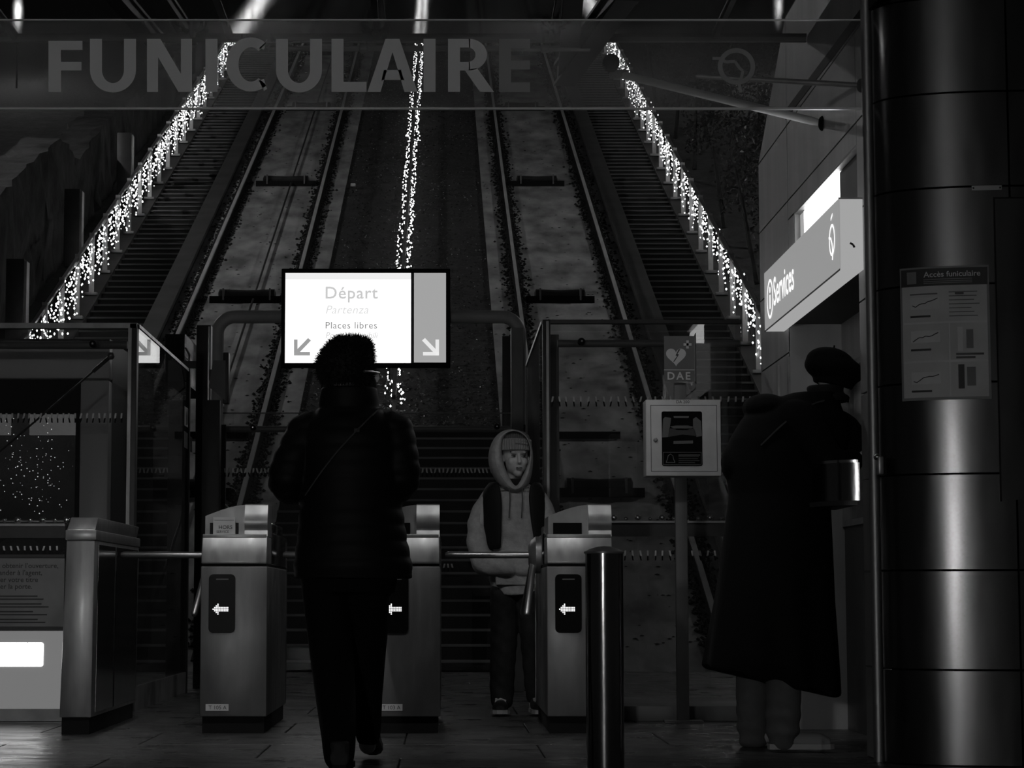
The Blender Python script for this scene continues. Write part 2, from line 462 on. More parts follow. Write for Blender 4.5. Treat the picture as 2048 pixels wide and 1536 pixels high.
# ---- tracks
for s in (-1, 1):
    side = 'left' if s < 0 else 'right'
    tr = thing('funicular_track', 'pair of steel rails of the %s funicular track with cable rollers' % side, 'track', (sx(s, 2.33), Y1, 0))
    for off in (1.62, 3.05):
        b = MB(); x = sx(s, off)
        hill_strip(b, x - 0.024, x + 0.024, Y1 + 0.2, Y2, 0.085, 0.12)
        ro = build(b, 'rail', M['rail'], tr)
        b = MB(); hill_strip(b, x - 0.012, x + 0.012, Y1 + 0.2, Y2, 0.015, 0.085); hill_strip(b, x - 0.10, x + 0.10, Y1 + 0.2, Y2, -0.02, 0.015)
        build(b, 'rail_foot', M['ballast'], ro)
    b = MB(); xc = sx(s, 2.2)
    b.tube([V((xc, Y1 + 0.5, hill_z(Y1 + 0.5) + 0.06)), V((xc, Y2, hill_z(Y2) + 0.06))], 0.016, 8)
    if s < 0: build(b, 'haul_cable', M['dark'], tr)
    for k, Y in enumerate((24.4, 32.2, 40.0, 47.5, 55.2)):
        p = V((sx(s, 2.33) + (0.02 if s > 0 else -0.05), Y, hill_z(Y)))
        x0, x1 = ((p.x - 0.62, p.x + 0.36) if s > 0 else (p.x - 0.45, p.x + 0.62))
        rl = build(MB().bb(x0, x1, Y - 0.11, Y + 0.2, p.z - 0.05, p.z + 0.06), 'roller_tray', M['black'], tr)
        bb = MB(); zc = p.z + 0.10
        bb.lathe((0, Y, zc), [(0.03, x0 + 0.12), (0.075, x0 + 0.14), (0.06, (x0 + x1) / 2), (0.075, x1 - 0.14), (0.03, x1 - 0.12)], 12, 'X')
        build(bb, 'roller', M['dark'], rl)
        for xx in (x0 + 0.2, x1 - 0.2):
            build(MB().bb(xx - 0.012, xx + 0.012, Y - 0.13, Y + 0.02, p.z, p.z + 0.17), 'bracket', M['steel_dull'], rl)
    b = MB()
    for off in (1.62, 3.05):
        for i in range(4600):
            Y = Y1 + 0.5 + 38 * random.random() ** 1.5
            dx = random.gauss(0, 0.06); dx = max(-0.2, min(0.2, dx)); dx += math.copysign(0.06, dx)
            r = random.uniform(0.012, 0.03)
            b.octa((sx(s, off) + dx, Y, hill_z(Y) + r * 0.5), r, r * 0.8)
    for i in range(500):
        Y = Y1 + 0.5 + 38 * random.random() ** 1.5
        r = random.uniform(0.008, 0.03)
        b.octa((sx(s, random.uniform(1.25, 3.28)), Y, hill_z(Y) + 0.002), r, r * 0.3)
    tag(build(b, 'track_gravel', M['ballast']), 'dark loose gravel lying along the rails of the %s track' % side, 'gravel', kind='stuff')
    # drain slot
    p = on_hill(1195 if s > 0 else 560, 872)
    x0, x1 = sorted((sx(s, 1.75), sx(s, 2.6)))
    build(MB().bb(x0, x1, p.y - 0.1, p.y + 0.16, p.z - 0.1, p.z + 0.045), 'drain_slot', M['black'], tr)

# small wooden chocks / litter on the tracks
tag(build(MB().box(on_hill(706, 374) + V((0, 0, 0.03)), (0.09, 0.12, 0.06)), 'paper_scrap', M['paper'], bevel=0.01), 'small pale scrap of litter on the planted strip', 'litter')

# ---- handrails with posts and icicle lights
def icicles(name, label, fn_top, ya, yb, density, lens, spread, group):
    """fn_top(Y) -> point on the carrying line. wire + bulbs"""
    root = thing(name, label, 'string lights', fn_top(ya), group)
    wires, bulbs = MB(), MB()
    pts = [fn_top(ya + (yb - ya) * i / 60) + V((0, 0, random.uniform(-0.02, 0))) for i in range(61)]
    wires.tube(pts, 0.005, 4)
    Y = ya
    while Y < yb:
        c = fn_top(Y); L = random.uniform(*lens); side = random.choice((-1, 1))
        x = c.x + random.uniform(-spread, spread)
        p0 = V((x, Y, c.z)); p1 = V((x + random.uniform(-0.03, 0.03), Y + random.uniform(-0.05, 0.05), c.z - L))
        wires.tube([p0, p1], 0.0022, 3, cap=False)
        z = 0.05
        while z < L:
            t = z / L; p = p0.lerp(p1, t) + V((random.uniform(-0.035, 0.035), random.uniform(-0.03, 0.03), 0))
            r = random.uniform(0.008, 0.0145)
            bulbs.octa(p, r, r * random.uniform(1.0, 1.6))
            z += random.uniform(0.06, 0.13)
        Y += density * random.uniform(0.5, 1.5)
    build(wires, 'wire', M['black'], root)
    bo = build(bulbs, 'bulbs', M['bulb'], root); bo['kind'] = 'stuff'
    return root
for s in (-1, 1):
    side = 'left' if s < 0 else 'right'
    xr = sx(s, 4.56)
    hr = thing('handrail', 'steel handrail on flat posts along the %s side stairs' % side, 'handrail', (xr, 26.5, hill_z(26.5)))
    ya, yb = 26.5, 70.0
    HR = 0.92
    b = MB(); b.beam((xr, ya, hill_z(ya) + HR), (xr, yb, hill_z(yb) + HR), 0.05, 0.035); build(b, 'top_rail', M['tube'], hr)
    Y = 27.3; pm = fm = None
    while Y < yb:
        if pm is None:
            o = build(MB().bb(-0.035, 0.035, -0.02, 0.02, 0.0, HR), 'post', M['lightgrey'], None); pm = o.data; o.parent = hr
            q = build(MB().bb(-0.09, 0.09, -0.06, 0.06, 0.0, 0.05), 'foot_plate', M['steel_dull'], None, bevel=0.01); fm = q.data; q.parent = o
        else:
            o = link('post', pm, None, hr); q = link('foot_plate', fm, None, o)
        o.location = (0, Y - 26.5, hill_z(Y) + 0.05 - hill_z(26.5))
        Y += 1.25
    icicles('light_garland', 'dense icicle string lights hanging from the %s stair handrail' % side,
            lambda Y, xr=xr: V((xr + 0.02, Y, hill_z(Y) + HR - 0.06)), 26.9, 69.5, 0.085, (0.2, 0.66), 0.05, 'string lights on the hill')
# middle pipe with lights
mp = thing('centre_rail', 'low central pipe rail running up the planted strip', 'rail', (AXIS - 0.06, YP, hill_z(YP)))
b = MB(); b.beam((AXIS - 0.06, YP + 0.2, hill_z(YP + 0.2) + 0.3), (AXIS - 0.06, 70, hill_z(70) + 0.3), 0.05, 0.05); build(b, 'pipe', M['tube_dark'], mp)
pm = None; Y = YP + 0.4
while Y < 70:
    if pm is None:
        o = build(MB().bb(-0.02, 0.02, -0.02, 0.02, -0.15, 0.3), 'post', M['tube_dark'], None); pm = o.data; o.parent = mp
    else: o = link('post', pm, None, mp)
    o.location = (0, Y - YP, hill_z(Y) - hill_z(YP)); Y += 2.2
def mid_line(Y):
    return V((AXIS - 0.06 + 0.075 * (1 if int(Y * 1000) % 2 else -1), Y, hill_z(Y) + 0.34))
icicles('light_garland', 'thin double string of lights along the central rail between the tracks', mid_line, YP + 0.3, 69.5, 0.065, (0.08, 0.24), 0.012, 'string lights on the hill')

# ---- street lamps up the hill and added unseen ones outside the frame
def street_or_added_lamp(p_foot, h, label, power, q=1.0):
    root = thing('street_or_added_lamp', label, 'street lamp', p_foot, 'street lamps, seen and added')
    def L(pr): return MB().lathe(p_foot, [(a * q, h - (h - b_) * (q if b_ > h - 0.6 else 1)) for a, b_ in pr], 10)
    build(L([(0.14, 0), (0.14, 0.2), (0.06, 0.35), (0.04, h - 0.5)]), 'post', M['black'], root, smooth=True)
    build(L([(0.10, h - 0.5), (0.16, h - 0.46), (0.16, h - 0.44), (0.03, h - 0.42)]), 'collar', M['black'], root)
    build(L([(0.10, h - 0.42), (0.15, h - 0.1), (0.15, h - 0.08), (0.09, h - 0.07)]), 'lantern_glass', M['lamp'], root)
    build(L([(0.19, h - 0.06), (0.17, h), (0.08, h + 0.14), (0.02, h + 0.26)]), 'cap', M['black'], root)
    l = bpy.data.lights.new('lantern_light', 'POINT'); l.energy = power; l.shadow_soft_size = 0.12 * q
    lo = bpy.data.objects.new('lantern_light', l); COL.objects.link(lo); lo.parent = root; lo.location = (0, 0, h - 0.75 * q)
    return root
def lamp_at(px, py, Y, h, label, power):
    p = at(px, py, Y); street_or_added_lamp(V((p.x, Y, p.z - h + 0.13)), h, label, power, 0.45)
lamp_at(36, 22, 52, 3.6, 'lit street lamp at the top left edge of the hill', LAMP_W * 0.12)
lamp_at(1557, 12, 52, 3.6, 'lit street lamp high on the hill above the right handrail', LAMP_W * 0.12)
for (X, Y, h, t) in ((-11, 33, 7.5, 'added tall lamp beside the stairs, unseen beyond the left edge of the picture'), (12, 33, 7.5, 'added tall lamp beyond the hedge on the right, hidden behind the ticket wall')):
    street_or_added_lamp(V((X, Y, hill_z(Y) - 0.3)), h, t, LAMP_W)  # unseen lamps, added to light the tracks and banks

# ---- left rubble retaining wall with posts, right hedge
XW = -6.1
out = [(-260, 760), (-260, 430), (0, 395), (60, 330), (120, 274), (157, 318), (200, 255), (300, 160), (390, 75), (390, 160), (200, 420), (60, 640)]
b = MB(); b.prism([on_x(px, py, XW) for px, py in out], (-0.6, 0, 0))
o = build(b, 'retaining_wall', M['stone'])
bm = bmesh.new(); bm.from_mesh(o.data)
bmesh.ops.triangulate(bm, faces=bm.faces[:]); 
for _ in range(5): bmesh.ops.subdivide_edges(bm, edges=[e for e in bm.edges if e.calc_length() > 0.45], cuts=1)
bmesh.ops.triangulate(bm, faces=bm.faces[:])
for v in bm.verts:
    v.co.x += random.uniform(-0.06, 0.06); v.co.z += random.uniform(-0.03, 0.03)
bm.to_mesh(o.data); bm.free()
struct(o, 'dark rubble retaining wall left of the lit stairs')
for (px, py0, py1, Y) in ((34, 520, 640, 29.5), (147, 380, 470, 34.0), (250, 268, 350, 39.0)):
    a, c = at(px, py0, Y), at(px, py1, Y)
    p = thing('concrete_post', 'square concrete post on the dark bank, %s' % ('lowest and nearest' if Y < 30 else 'middle of three' if Y < 36 else 'highest of three'), 'post', (a.x, Y, c.z - 0.5))
    build(MB().bb(a.x - 0.12, a.x + 0.12, Y - 0.12, Y + 0.12, c.z - 0.5, a.z), 'shaft', M['dark'], p, bevel=0.01)
    build(MB().bb(a.x + 0.12, a.x + 0.15, Y - 0.1, Y + 0.1, c.z - 0.5, a.z - 0.03), 'metal_strip', M['grey'], p)
# hedge on the right bank
b = MB()
for i in range(30000):
    Y = random.uniform(24, 52); x = sx(1, 5.2) + abs(random.gauss(0, 1.0)) * 2.2
    top = 1.0 + 0.9 * math.sin(Y * 1.3) * math.sin(x * 1.7) + min(2.2, (x - sx(1, 5.0)) * 0.9)
    z = hill_z(Y) + top * (1 - random.random() ** 2 * 0.7)
    c = V((x, Y, z)); r = random.uniform(0.025, 0.06)
    n = V((random.uniform(-1.2, 0.4), random.uniform(-1.4, 0.2), random.uniform(-0.2, 1))).normalized()
    u = n.orthogonal().normalized(); v = n.cross(u)
    a = random.uniform(0, 6.28); u2 = u * math.cos(a) + v * math.sin(a); v2 = n.cross(u2)
    b.add([c - u2 * r, c + v2 * r * 0.45 + n * 0.01, c + u2 * r, c - v2 * r * 0.45], [(0, 1, 2), (0, 2, 3)])
hd = thing('hedge', 'dark leafy hedge on the bank beyond the right handrail', 'hedge', (sx(1, 6.5), 36, hill_z(36)))
build(b, 'foliage', M['hedge_leaf'], hd)['kind'] = 'stuff'
b = MB()
for i in range(26):
    Y = random.uniform(25, 50); x = sx(1, random.uniform(5.2, 7)); z = hill_z(Y) - 0.2
    b.tube([V((x, Y, z)), V((x + random.uniform(-0.3, 0.3), Y, z + 1.4))], [0.05, 0.02], 5)
build(b, 'stems', M['soil'], hd)['kind'] = 'stuff'

# ---- right wall (services) + rounded corner
XWALL, Y_N, Y_FAR = 1.745, 9.06, 12.28
JZ = [at(1900, py, 8.75).z for py in (1341, 1140, 946, 762, 565, 370, 180, -12)]
JZ = [JZ[0] - (JZ[1] - JZ[0]) * k for k in (1,)] + JZ          # one row below
ROWS = [0.0] + [z for z in JZ if z > 0.05] + [3.6]
COR_A, COR_B, COR_P = 0.70, 0.30, 2.6
def corner_y(x):
    """front surface of the rounded corner"""
    u = (x - XWALL) / COR_A
    if u >= 1: return Y_N - COR_B
    u = max(u, 0.0)
    return Y_N - COR_B * (1 - (1 - u) ** COR_P) ** (1 / COR_P)
wr = struct(build(MB().bb(XWALL + 0.32, XWALL + 0.5, Y_N + 0.3, Y_FAR - 0.02, 0, 4.2), 'wall_right', M['black']), 'brushed metal panelled ticket wall on the right')
zt_far = on_x(1525, 318, XWALL)
def top_z(Y): return zt_far.z + (Y_FAR - Y) * 0.62
REC = (9.36, 11.25, 0.0, 2.02)      # service recess under the sign
NICHE = (on_x(1733, 300, XWALL).y, on_x(1588, 460, XWALL).y)
zn0, zn1 = 2.12, on_x(1733, 268, XWALL).z
def wall_piece(y0, y1, z0, z1):
    """one panel with a raked top where the wall ends"""
    g = 0.004
    t0, t1 = min(z1, top_z(y0)), min(z1, top_z(y1))
    if t0 - z0 < 0.02: return
    if t1 <= z0:
        y1 = Y_FAR - (z0 - zt_far.z) / 0.62; t1 = z0 + 0.001
    poly = [V((XWALL, y0 + g, z0 + g)), V((XWALL, y1 - g, z0 + g)), V((XWALL, y1 - g, max(t1 - g, z0 + g + 0.001))), V((XWALL, y0 + g, t0 - g))]
    build(MB().prism(poly, (0.05, 0, 0)), 'wall_panel', M['wall_panel'], wr)
for i in range(len(ROWS) - 1):
    z0, z1 = ROWS[i], ROWS[i + 1]
    if z0 > 3.55: break
    for (y0, y1) in ((Y_N, REC[0]), (REC[0], REC[1]), (REC[1], Y_FAR)):
        zz0, zz1 = z0, z1
        if y0 == REC[0]:
            if z1 <= REC[3]: continue
            zz0 = max(z0, REC[3])
            # niche opening
            if zz0 < zn1 and zz1 > zn0:
                a, c = NICHE
                if zz0 < zn0: wall_piece(y0, y1, zz0, zn0)
                lo, hi = max(zz0, zn0), min(zz1, zn1)
                wall_piece(c, y1, lo, hi)
                if a > y0 + 0.05: wall_piece(y0, a, lo, hi)
                if zz1 > zn1: wall_piece(y0, y1, zn1, zz1)
                continue
        wall_piece(y0, y1, zz0, zz1)
ga, gb = on_x(1752, -12, XWALL), on_x(1572, 228, XWALL)
build(MB().prism([V((XWALL - 0.004, ga.y, ga.z - 0.03)), V((XWALL - 0.004, gb.y, gb.z - 0.03)), V((XWALL - 0.004, gb.y, gb.z + 0.02)), V((XWALL - 0.004, ga.y, ga.z + 0.02))], (0.01, 0, 0)), 'shadow_gap', M['black'], wr)
# recess: back wall, reveals, window, sill
XB = XWALL + 0.26
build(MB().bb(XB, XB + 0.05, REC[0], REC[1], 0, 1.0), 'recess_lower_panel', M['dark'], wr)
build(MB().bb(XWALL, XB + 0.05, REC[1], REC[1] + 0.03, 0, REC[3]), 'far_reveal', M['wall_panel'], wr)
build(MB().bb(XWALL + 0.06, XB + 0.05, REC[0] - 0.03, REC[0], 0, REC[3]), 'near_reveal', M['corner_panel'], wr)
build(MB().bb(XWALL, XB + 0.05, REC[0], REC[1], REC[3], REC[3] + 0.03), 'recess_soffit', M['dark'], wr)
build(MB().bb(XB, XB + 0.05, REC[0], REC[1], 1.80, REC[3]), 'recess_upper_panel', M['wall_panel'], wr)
wn = struct(build(MB().bb(XB + 0.02, XB + 0.03, REC[0] + 0.03, REC[1] - 0.03, 1.0, 1.8), 'window_1', M['glass']), 'ticket counter window under the services sign')
for (y0, y1, z0, z1) in ((REC[0], REC[1], 1.0, 1.03), (REC[0], REC[1], 1.77, 1.80), (REC[0], REC[0] + 0.04, 1.03, 1.77), (REC[1] - 0.04, REC[1], 1.03, 1.77), (10.2, 10.24, 1.03, 1.77)):
    build(MB().bb(XB - 0.01, XB + 0.05, y0, y1, z0, z1), 'window_frame', M['steel_dull'], wn)
build(MB().bb(XB + 0.5, XB + 0.55, 9.2, 11.4, 0.8, 2.1), 'room_back', M['grey'], wn)
# far pillar small frame (door edge seen on the lit part)
pf = on_x(1561, 760, XWALL); 
for (px0, px1, py0, py1) in ((1557, 1562, 732, 900), (1578, 1583, 715, 900)):
    a, c = on_x(px0, py0, XWALL), on_x(px1, py1, XWALL)
    build(MB().bb(XWALL - 0.012, XWALL, a.y, c.y, c.z, a.z), 'trim_strip', M['steel_dull'], wr)
# lit strip window above the sign
nw = struct(build(MB().bb(XWALL + 0.045, XWALL + 0.06, NICHE[0], NICHE[1], zn0, zn1), 'window_2', M['dark']), 'lit strip window above the services sign')
ys = on_x(1680, 380, XWALL + 0.03).y; ye = on_x(1608, 440, XWALL + 0.03).y
build(MB().bb(XWALL + 0.03, XWALL + 0.044, ys, ye, zn0, zn1 - 0.01), 'bright_pane', M['niche'], nw)
build(MB().bb(XWALL + 0.03, XWALL + 0.044, ye, NICHE[1] - 0.01, zn0, zn1 - 0.01), 'dim_pane', M['niche_soft'], nw)
build(MB().bb(XWALL + 0.03, XWALL + 0.044, NICHE[0], ys, zn0, zn1 - 0.01), 'dark_pane', M['dark'], nw)
for (y0, y1, z0, z1) in ((NICHE[0], NICHE[1], zn1 - 0.005, zn1 + 0.012), (NICHE[1] - 0.012, NICHE[1] + 0.005, zn0, zn1), (NICHE[0] - 0.005, NICHE[0] + 0.012, zn0, zn1)):
    build(MB().bb(XWALL + 0.002, XWALL + 0.044, y0, y1, z0, z1), 'reveal', M['steel_dull'], nw)
# rounded corner panels
wc = struct(build(MB().bb(XWALL + 0.3, 5, Y_N + 0.02, Y_N + 0.2, 0, 4.2), 'wall_front', M['black']), 'dark brushed metal wall with a rounded corner at the right edge')
XJ = [XWALL + 0.0, 2.235, 3.3, 4.6]
def corner_panel(x0, x1, z0, z1, name='wall_panel', off=0.0, material=None, parent=None, th=0.03, n=26):
    b = MB(); vs, fs = [], []
    for i in range(n + 1):
        t = i / n
        x = x0 + (x1 - x0) * (t ** 2.2 if x0 <= XWALL + 0.01 else t)
        yy = corner_y(x) - off
        for (z, d) in ((z0, 0), (z1, 0), (z1, th), (z0, th)): vs.append(V((x, yy + d, z)))
    for i in range(n):
        for k in range(4): fs.append((i * 4 + k, i * 4 + (k + 1) % 4, (i + 1) * 4 + (k + 1) % 4, (i + 1) * 4 + k))
    fs.append((0, 1, 2, 3)); fs.append((n * 4 + 3, n * 4 + 2, n * 4 + 1, n * 4))
    return build(b.add(vs, fs), name, material or M['corner_panel'], parent or wc, smooth=True)
for i in range(len(ROWS) - 1):
    z0, z1 = ROWS[i], ROWS[i + 1]
    for k in range(len(XJ) - 1):
        corner_panel(XJ[k] + 0.004, XJ[k + 1] - 0.004, z0 + 0.004, z1 - 0.004)

b = MB(); b.lathe((XWALL - 0.012, Y_N - 0.02, 0), [(0.022, 0.0), (0.022, 3.3)], 20); build(b, 'added_glow_trim', mat('satin_glow_trim', 0.35, 0.5, 1.0), wc, smooth=True)  # added tube, put in to catch sign light as a bright strip
# ---- canopy over the entrance (out of frame above) with downlights
struct(build(MB().bb(-5.5, 5.5, 1.0, 8.2, 3.5, 3.62), 'ceiling', M['grey']), 'flat canopy soffit over the entrance above the frame')
def downlight(x, y, z, power, label, tgt):
    root = thing('downlight', label, 'downlight', (x, y, z), 'downlights under the canopy')
    b = MB(); b.lathe((x, y, z), [(0.09, 0.0), (0.11, 0.0), (0.11, 0.02), (0.08, 0.06), (0.08, 0.12)], 20); build(b, 'housing', M['dark'], root)
    b = MB(); b.prism(disc_poly((x, y, z - 0.001), 0.085, 20, ('x', 'y')), (0, 0, 0.004)); build(b, 'lens', M['lamp'], root)
    l = bpy.data.lights.new('downlight_beam', 'SPOT'); l.energy = power; l.spot_size = math.radians(80); l.spot_blend = 0.6; l.shadow_soft_size = 0.08
    lo = bpy.data.objects.new('downlight_beam', l); COL.objects.link(lo); lo.parent = root; lo.location = (0, 0, -0.03)
    d = V(tgt) - V((x, y, z - 0.03)); lo.rotation_euler = d.to_track_quat('-Z', 'Y').to_euler()
for (x, p, t) in ((-1.95, 1.0, 'canopy downlight above the left end cabinet'), (-0.75, 1.0, 'canopy downlight between the first and second turnstile'), (0.45, 0.9, 'canopy downlight above the third turnstile')):
    downlight(x, 9.28, 3.19, DOWNLIGHT_W * p, t, (x + 0.15, 11.0, 0.6))
# lamp post added behind the viewer to light the fronts and make highlights
street_or_added_lamp(V((-2.0, -4.0, 0.0)), 2.05, 'added low lamp post behind the viewer', FRONT_W)

# ================================================================ OBJECTS
# ---- glass fascia with lettering
YF = 9.1
f0, f1 = at(-120, 40, YF), at(1744, 216, YF)
fa = thing('glass_fascia', 'long glass fascia sign lettered FUNICULAIRE across the top', 'sign', (0.0, YF, f1.z))
build(MB().bb(f0.x, f1.x, YF, YF + 0.012, f1.z, f0.z), 'glass_panel', M['glass_sign'], fa)
build(MB().bb(f0.x, f1.x, YF - 0.003, YF + 0.014, f1.z - 0.006, f1.z + 0.002), 'bottom_edge', M['edge'], fa)
build(MB().bb(f0.x, f1.x, YF - 0.001, YF + 0.013, f0.z - 0.001, f0.z + 0.004), 'top_edge', M['edge'], fa)
# letters drawn as strokes so that their weight and places match
def stroke_letters():
    yt, yb, wd = 78, 184, 34
    def P(px, py): return at(px, py, YF - 0.002)
    def quad(mb, pts): mb.prism([P(*p) for p in pts], (0, -0.002, 0))
    def arc(mb, cx, cy, rx, ry, a0, a1, wv, n=20):
        for k in range(n):
            t0, t1 = math.radians(a0 + (a1 - a0) * k / n), math.radians(a0 + (a1 - a0) * (k + 1) / n)
            quad(mb, [(cx + rx * math.cos(t), cy - ry * math.sin(t)) for t in (t0, t1)] + [(cx + (rx - wv) * math.cos(t), cy - (ry - wv * 0.78) * math.sin(t)) for t in (t1, t0)])
    L = []
    def F(x): 
        m = MB(); quad(m, [(x, yt + 4), (x + 25, yt + 4), (x + 25, yb), (x, yb)]); quad(m, [(x + 25, yt + 4), (x + 68, yt + 4), (x + 68, yt + 22), (x + 25, yt + 22)]); quad(m, [(x + 25, yt + 46), (x + 66, yt + 46), (x + 66, yt + 63), (x + 25, yt + 63)]); L.append(m)
    def U(x):
        m = MB(); wv = 24; W2 = 46
        quad(m, [(x, yt), (x + wv, yt), (x + wv, 140), (x, 140)]); quad(m, [(x + 2 * W2 - wv, yt), (x + 2 * W2, yt), (x + 2 * W2, 140), (x + 2 * W2 - wv, 140)])
        arc(m, x + W2, 140, W2, 45, 180, 360, wv); L.append(m)
    def N(x):
        m = MB(); wv = 22; Wd = 90
        quad(m, [(x, yt), (x + wv, yt), (x + wv, yb), (x, yb)]); quad(m, [(x + Wd - wv, yt), (x + Wd, yt), (x + Wd, yb), (x + Wd - wv, yb)])
        quad(m, [(x + wv, yt), (x + wv + 5, yt), (x + Wd - wv, yb - 36), (x + Wd - wv, yb), (x + Wd - wv - 5, yb), (x + wv, yt + 36)]); L.append(m)
    def I(x): 
        m = MB(); quad(m, [(x, yt), (x + 24, yt), (x + 24, yb), (x, yb)]); L.append(m)
    def C(x):
        m = MB(); arc(m, x + 50, 129, 50, 54, 52, 308, 25, 26); quad(m, [(x + 50 + 28, 86), (x + 82, 79), (x + 76, 99), (x + 66, 97)]); quad(m, [(x + 66, 161), (x + 76, 158), (x + 82, 178), (x + 76, 182)]); L.append(m)
    def Lr(x): 
        m = MB(); quad(m, [(x, yt), (x + 24, yt), (x + 24, yb - 20), (x, yb - 20)]); quad(m, [(x, yb - 20), (x + 70, yb - 20), (x + 70, yb), (x, yb)]); L.append(m)
    def A(x):
        m = MB(); Wd = 100
        quad(m, [(x + 36, yt), (x + 62, yt), (x + 50, yt + 26), (x + 26, yb), (x, yb)]); quad(m, [(x + 50, yt + 26), (x + 62, yt), (x + 64, yt), (x + Wd, yb), (x + Wd - 26, yb)])
        quad(m, [(x + 33, 140), (x + 67, 140), (x + 73, 160), (x + 28, 160)]); L.append(m)
    def Rr(x):
        m = MB(); quad(m, [(x, yt), (x + 24, yt), (x + 24, yb), (x, yb)]); quad(m, [(x + 24, yt), (x + 44, yt), (x + 44, yt + 17), (x + 24, yt + 17)]); quad(m, [(x + 24, yt + 46), (x + 44, yt + 46), (x + 44, yt + 63), (x + 24, yt + 63)])
        arc(m, x + 42, yt + 31.5, 36, 31.5, -90, 90, 23); quad(m, [(x + 34, yt + 63), (x + 58, yt + 58), (x + 92, yb), (x + 64, yb)]); L.append(m)
    def Er(x):
        m = MB(); quad(m, [(x, yt), (x + 24, yt), (x + 24, yb), (x, yb)])
        for a, c in ((yt, yt + 19), (yt + 43, yt + 61), (yb - 19, yb)): quad(m, [(x + 24, a), (x + 62, a), (x + 62, c), (x + 24, c)])
        L.append(m)
    F(97); U(180); N(294); I(411); C(452); U(552); Lr(663); A(735); I(847); Rr(896); Er(998)
    return L
for i, m in enumerate(stroke_letters()):
    build(m, 'letter', M['film'] if i < 10 else M['film2'], fa)
# faint ring emblem: circle with a face-like river line
b = MB(); c = at(1473, 133, YF - 0.002)
def ring(mb, c, r0, r1, a0=0, a1=360, n=36, d=V((0, -0.002, 0)), ax=None):
    ax = ax or (V((1, 0, 0)), V((0, 0, 1)))
    for k in range(n):
        t0, t1 = math.radians(a0 + (a1 - a0) * k / n), math.radians(a0 + (a1 - a0) * (k + 1) / n)
        mb.prism([c + (ax[0] * math.cos(t) + ax[1] * math.sin(t)) * r for t, r in ((t0, r0), (t0, r1), (t1, r1), (t1, r0))], d)
ring(b, c, 0.058, 0.077)
lp = [(1425, 117), (1440, 117), (1452, 124), (1470, 123), (1478, 135), (1486, 142), (1482, 158), (1478, 168), (1482, 185)]
for a, e in zip(lp, lp[1:]):
    p, q = at(*a, YF - 0.003), at(*e, YF - 0.003); t = (q - p).normalized(); nrm = V((-t.z, 0, t.x)) * 0.006
    b.prism([p - nrm, p + nrm, q + nrm, q - nrm], (0, -0.002, 0))
build(b, 'ring_emblem', M['film2'], fa)

# ---- roof glass behind the fascia, beams, clamps, rods
ZR = 3.32
yfar = (ZR - CAM_H) / (ray(886, 76).z / ray(886, 76).y)
rg = struct(build(MB().bb(-3.2, 1.74, 8.25, yfar, ZR, ZR + 0.02), 'ceiling_glazing', M['glass_roof']), 'glass canopy roof over the gates')
for x in (-2.05, -1.02, -0.28, 0.52, 1.3):
    build(MB().bb(x - 0.012, x + 0.012, 8.25, yfar, ZR - 0.012, ZR + 0.03), 'glazing_bar', M['dark'], rg)
build(MB().bb(-3.2, 1.74, yfar - 0.02, yfar + 0.01, ZR - 0.02, ZR + 0.02), 'rear_edge', M['midgrey'], rg)
def box_beam(name, label, a, c, w0, ht, group=None):
    root = thing(name, label, 'beam', a, group)
    b = MB(); b.beam(a, c, w0, ht); build(b, 'web', M['dark'], root)
    b = MB(); b.beam(V(a) + V((0, 0, ht / 2)), V(c) + V((0, 0, ht / 2)), w0 * 1.5, 0.015); build(b, 'top_flange', M['dark'], root)
    b = MB(); b.beam(V(a) - V((0, 0, ht / 2)), V(c) - V((0, 0, ht / 2)), w0 * 1.5, 0.015); build(b, 'bottom_flange', M['dark'], root)
box_beam('canopy_beam', 'dark diagonal canopy beam ending above the right track', at(1280, -60, 9.7), at(1128, 150, 11.0), 0.07, 0.10, 'canopy beams')
box_beam('canopy_beam', 'upright dark canopy beam left of the diagonal one, above the right track', at(1150, -60, 9.6), at(1135, 140, 10.9), 0.06, 0.05, 'canopy beams')
box_beam('canopy_beam', 'slanting dark canopy beam at the upper left, nearer the left edge', at(190, -60, 9.7), at(320, 90, 11.0), 0.05, 0.06, 'canopy beams')
box_beam('canopy_beam', 'slanting dark canopy beam above the letter N', at(290, -60, 9.7), at(384, 78, 11.0), 0.04, 0.05, 'canopy beams')
box_beam('canopy_beam', 'thin dark canopy bar above the letter L', at(745, -60, 9.7), at(752, 78, 10.8), 0.02, 0.02, 'canopy beams')
for (px, py, t) in ((385, 62, 'above the letter N'), (752, 62, 'above the letter L'), (1112, 56, 'beside the upright canopy beam')):
    c = at(px, py, 10.2); root = thing('spider_clamp', 'four-armed dark glazing clamp %s' % t, 'clamp', c, 'glazing clamps')
    b = MB(); b.lathe(c, [(0.012, -0.03), (0.02, -0.01), (0.02, 0.01), (0.012, 0.06)], 12); build(b, 'hub', M['black'], root)
    for (dx, dy) in ((1, 1), (-1, 1), (1, -1), (-1, -1)):
        e = c + V((dx * 0.055, dy * 0.05, 0.02))
        b = MB(); b.tube([c, c + V((dx * 0.03, dy * 0.02, 0.0)), e], 0.008, 6); b.ball(e, 0.016, 8, 6); build(b, 'arm', M['black'], root)
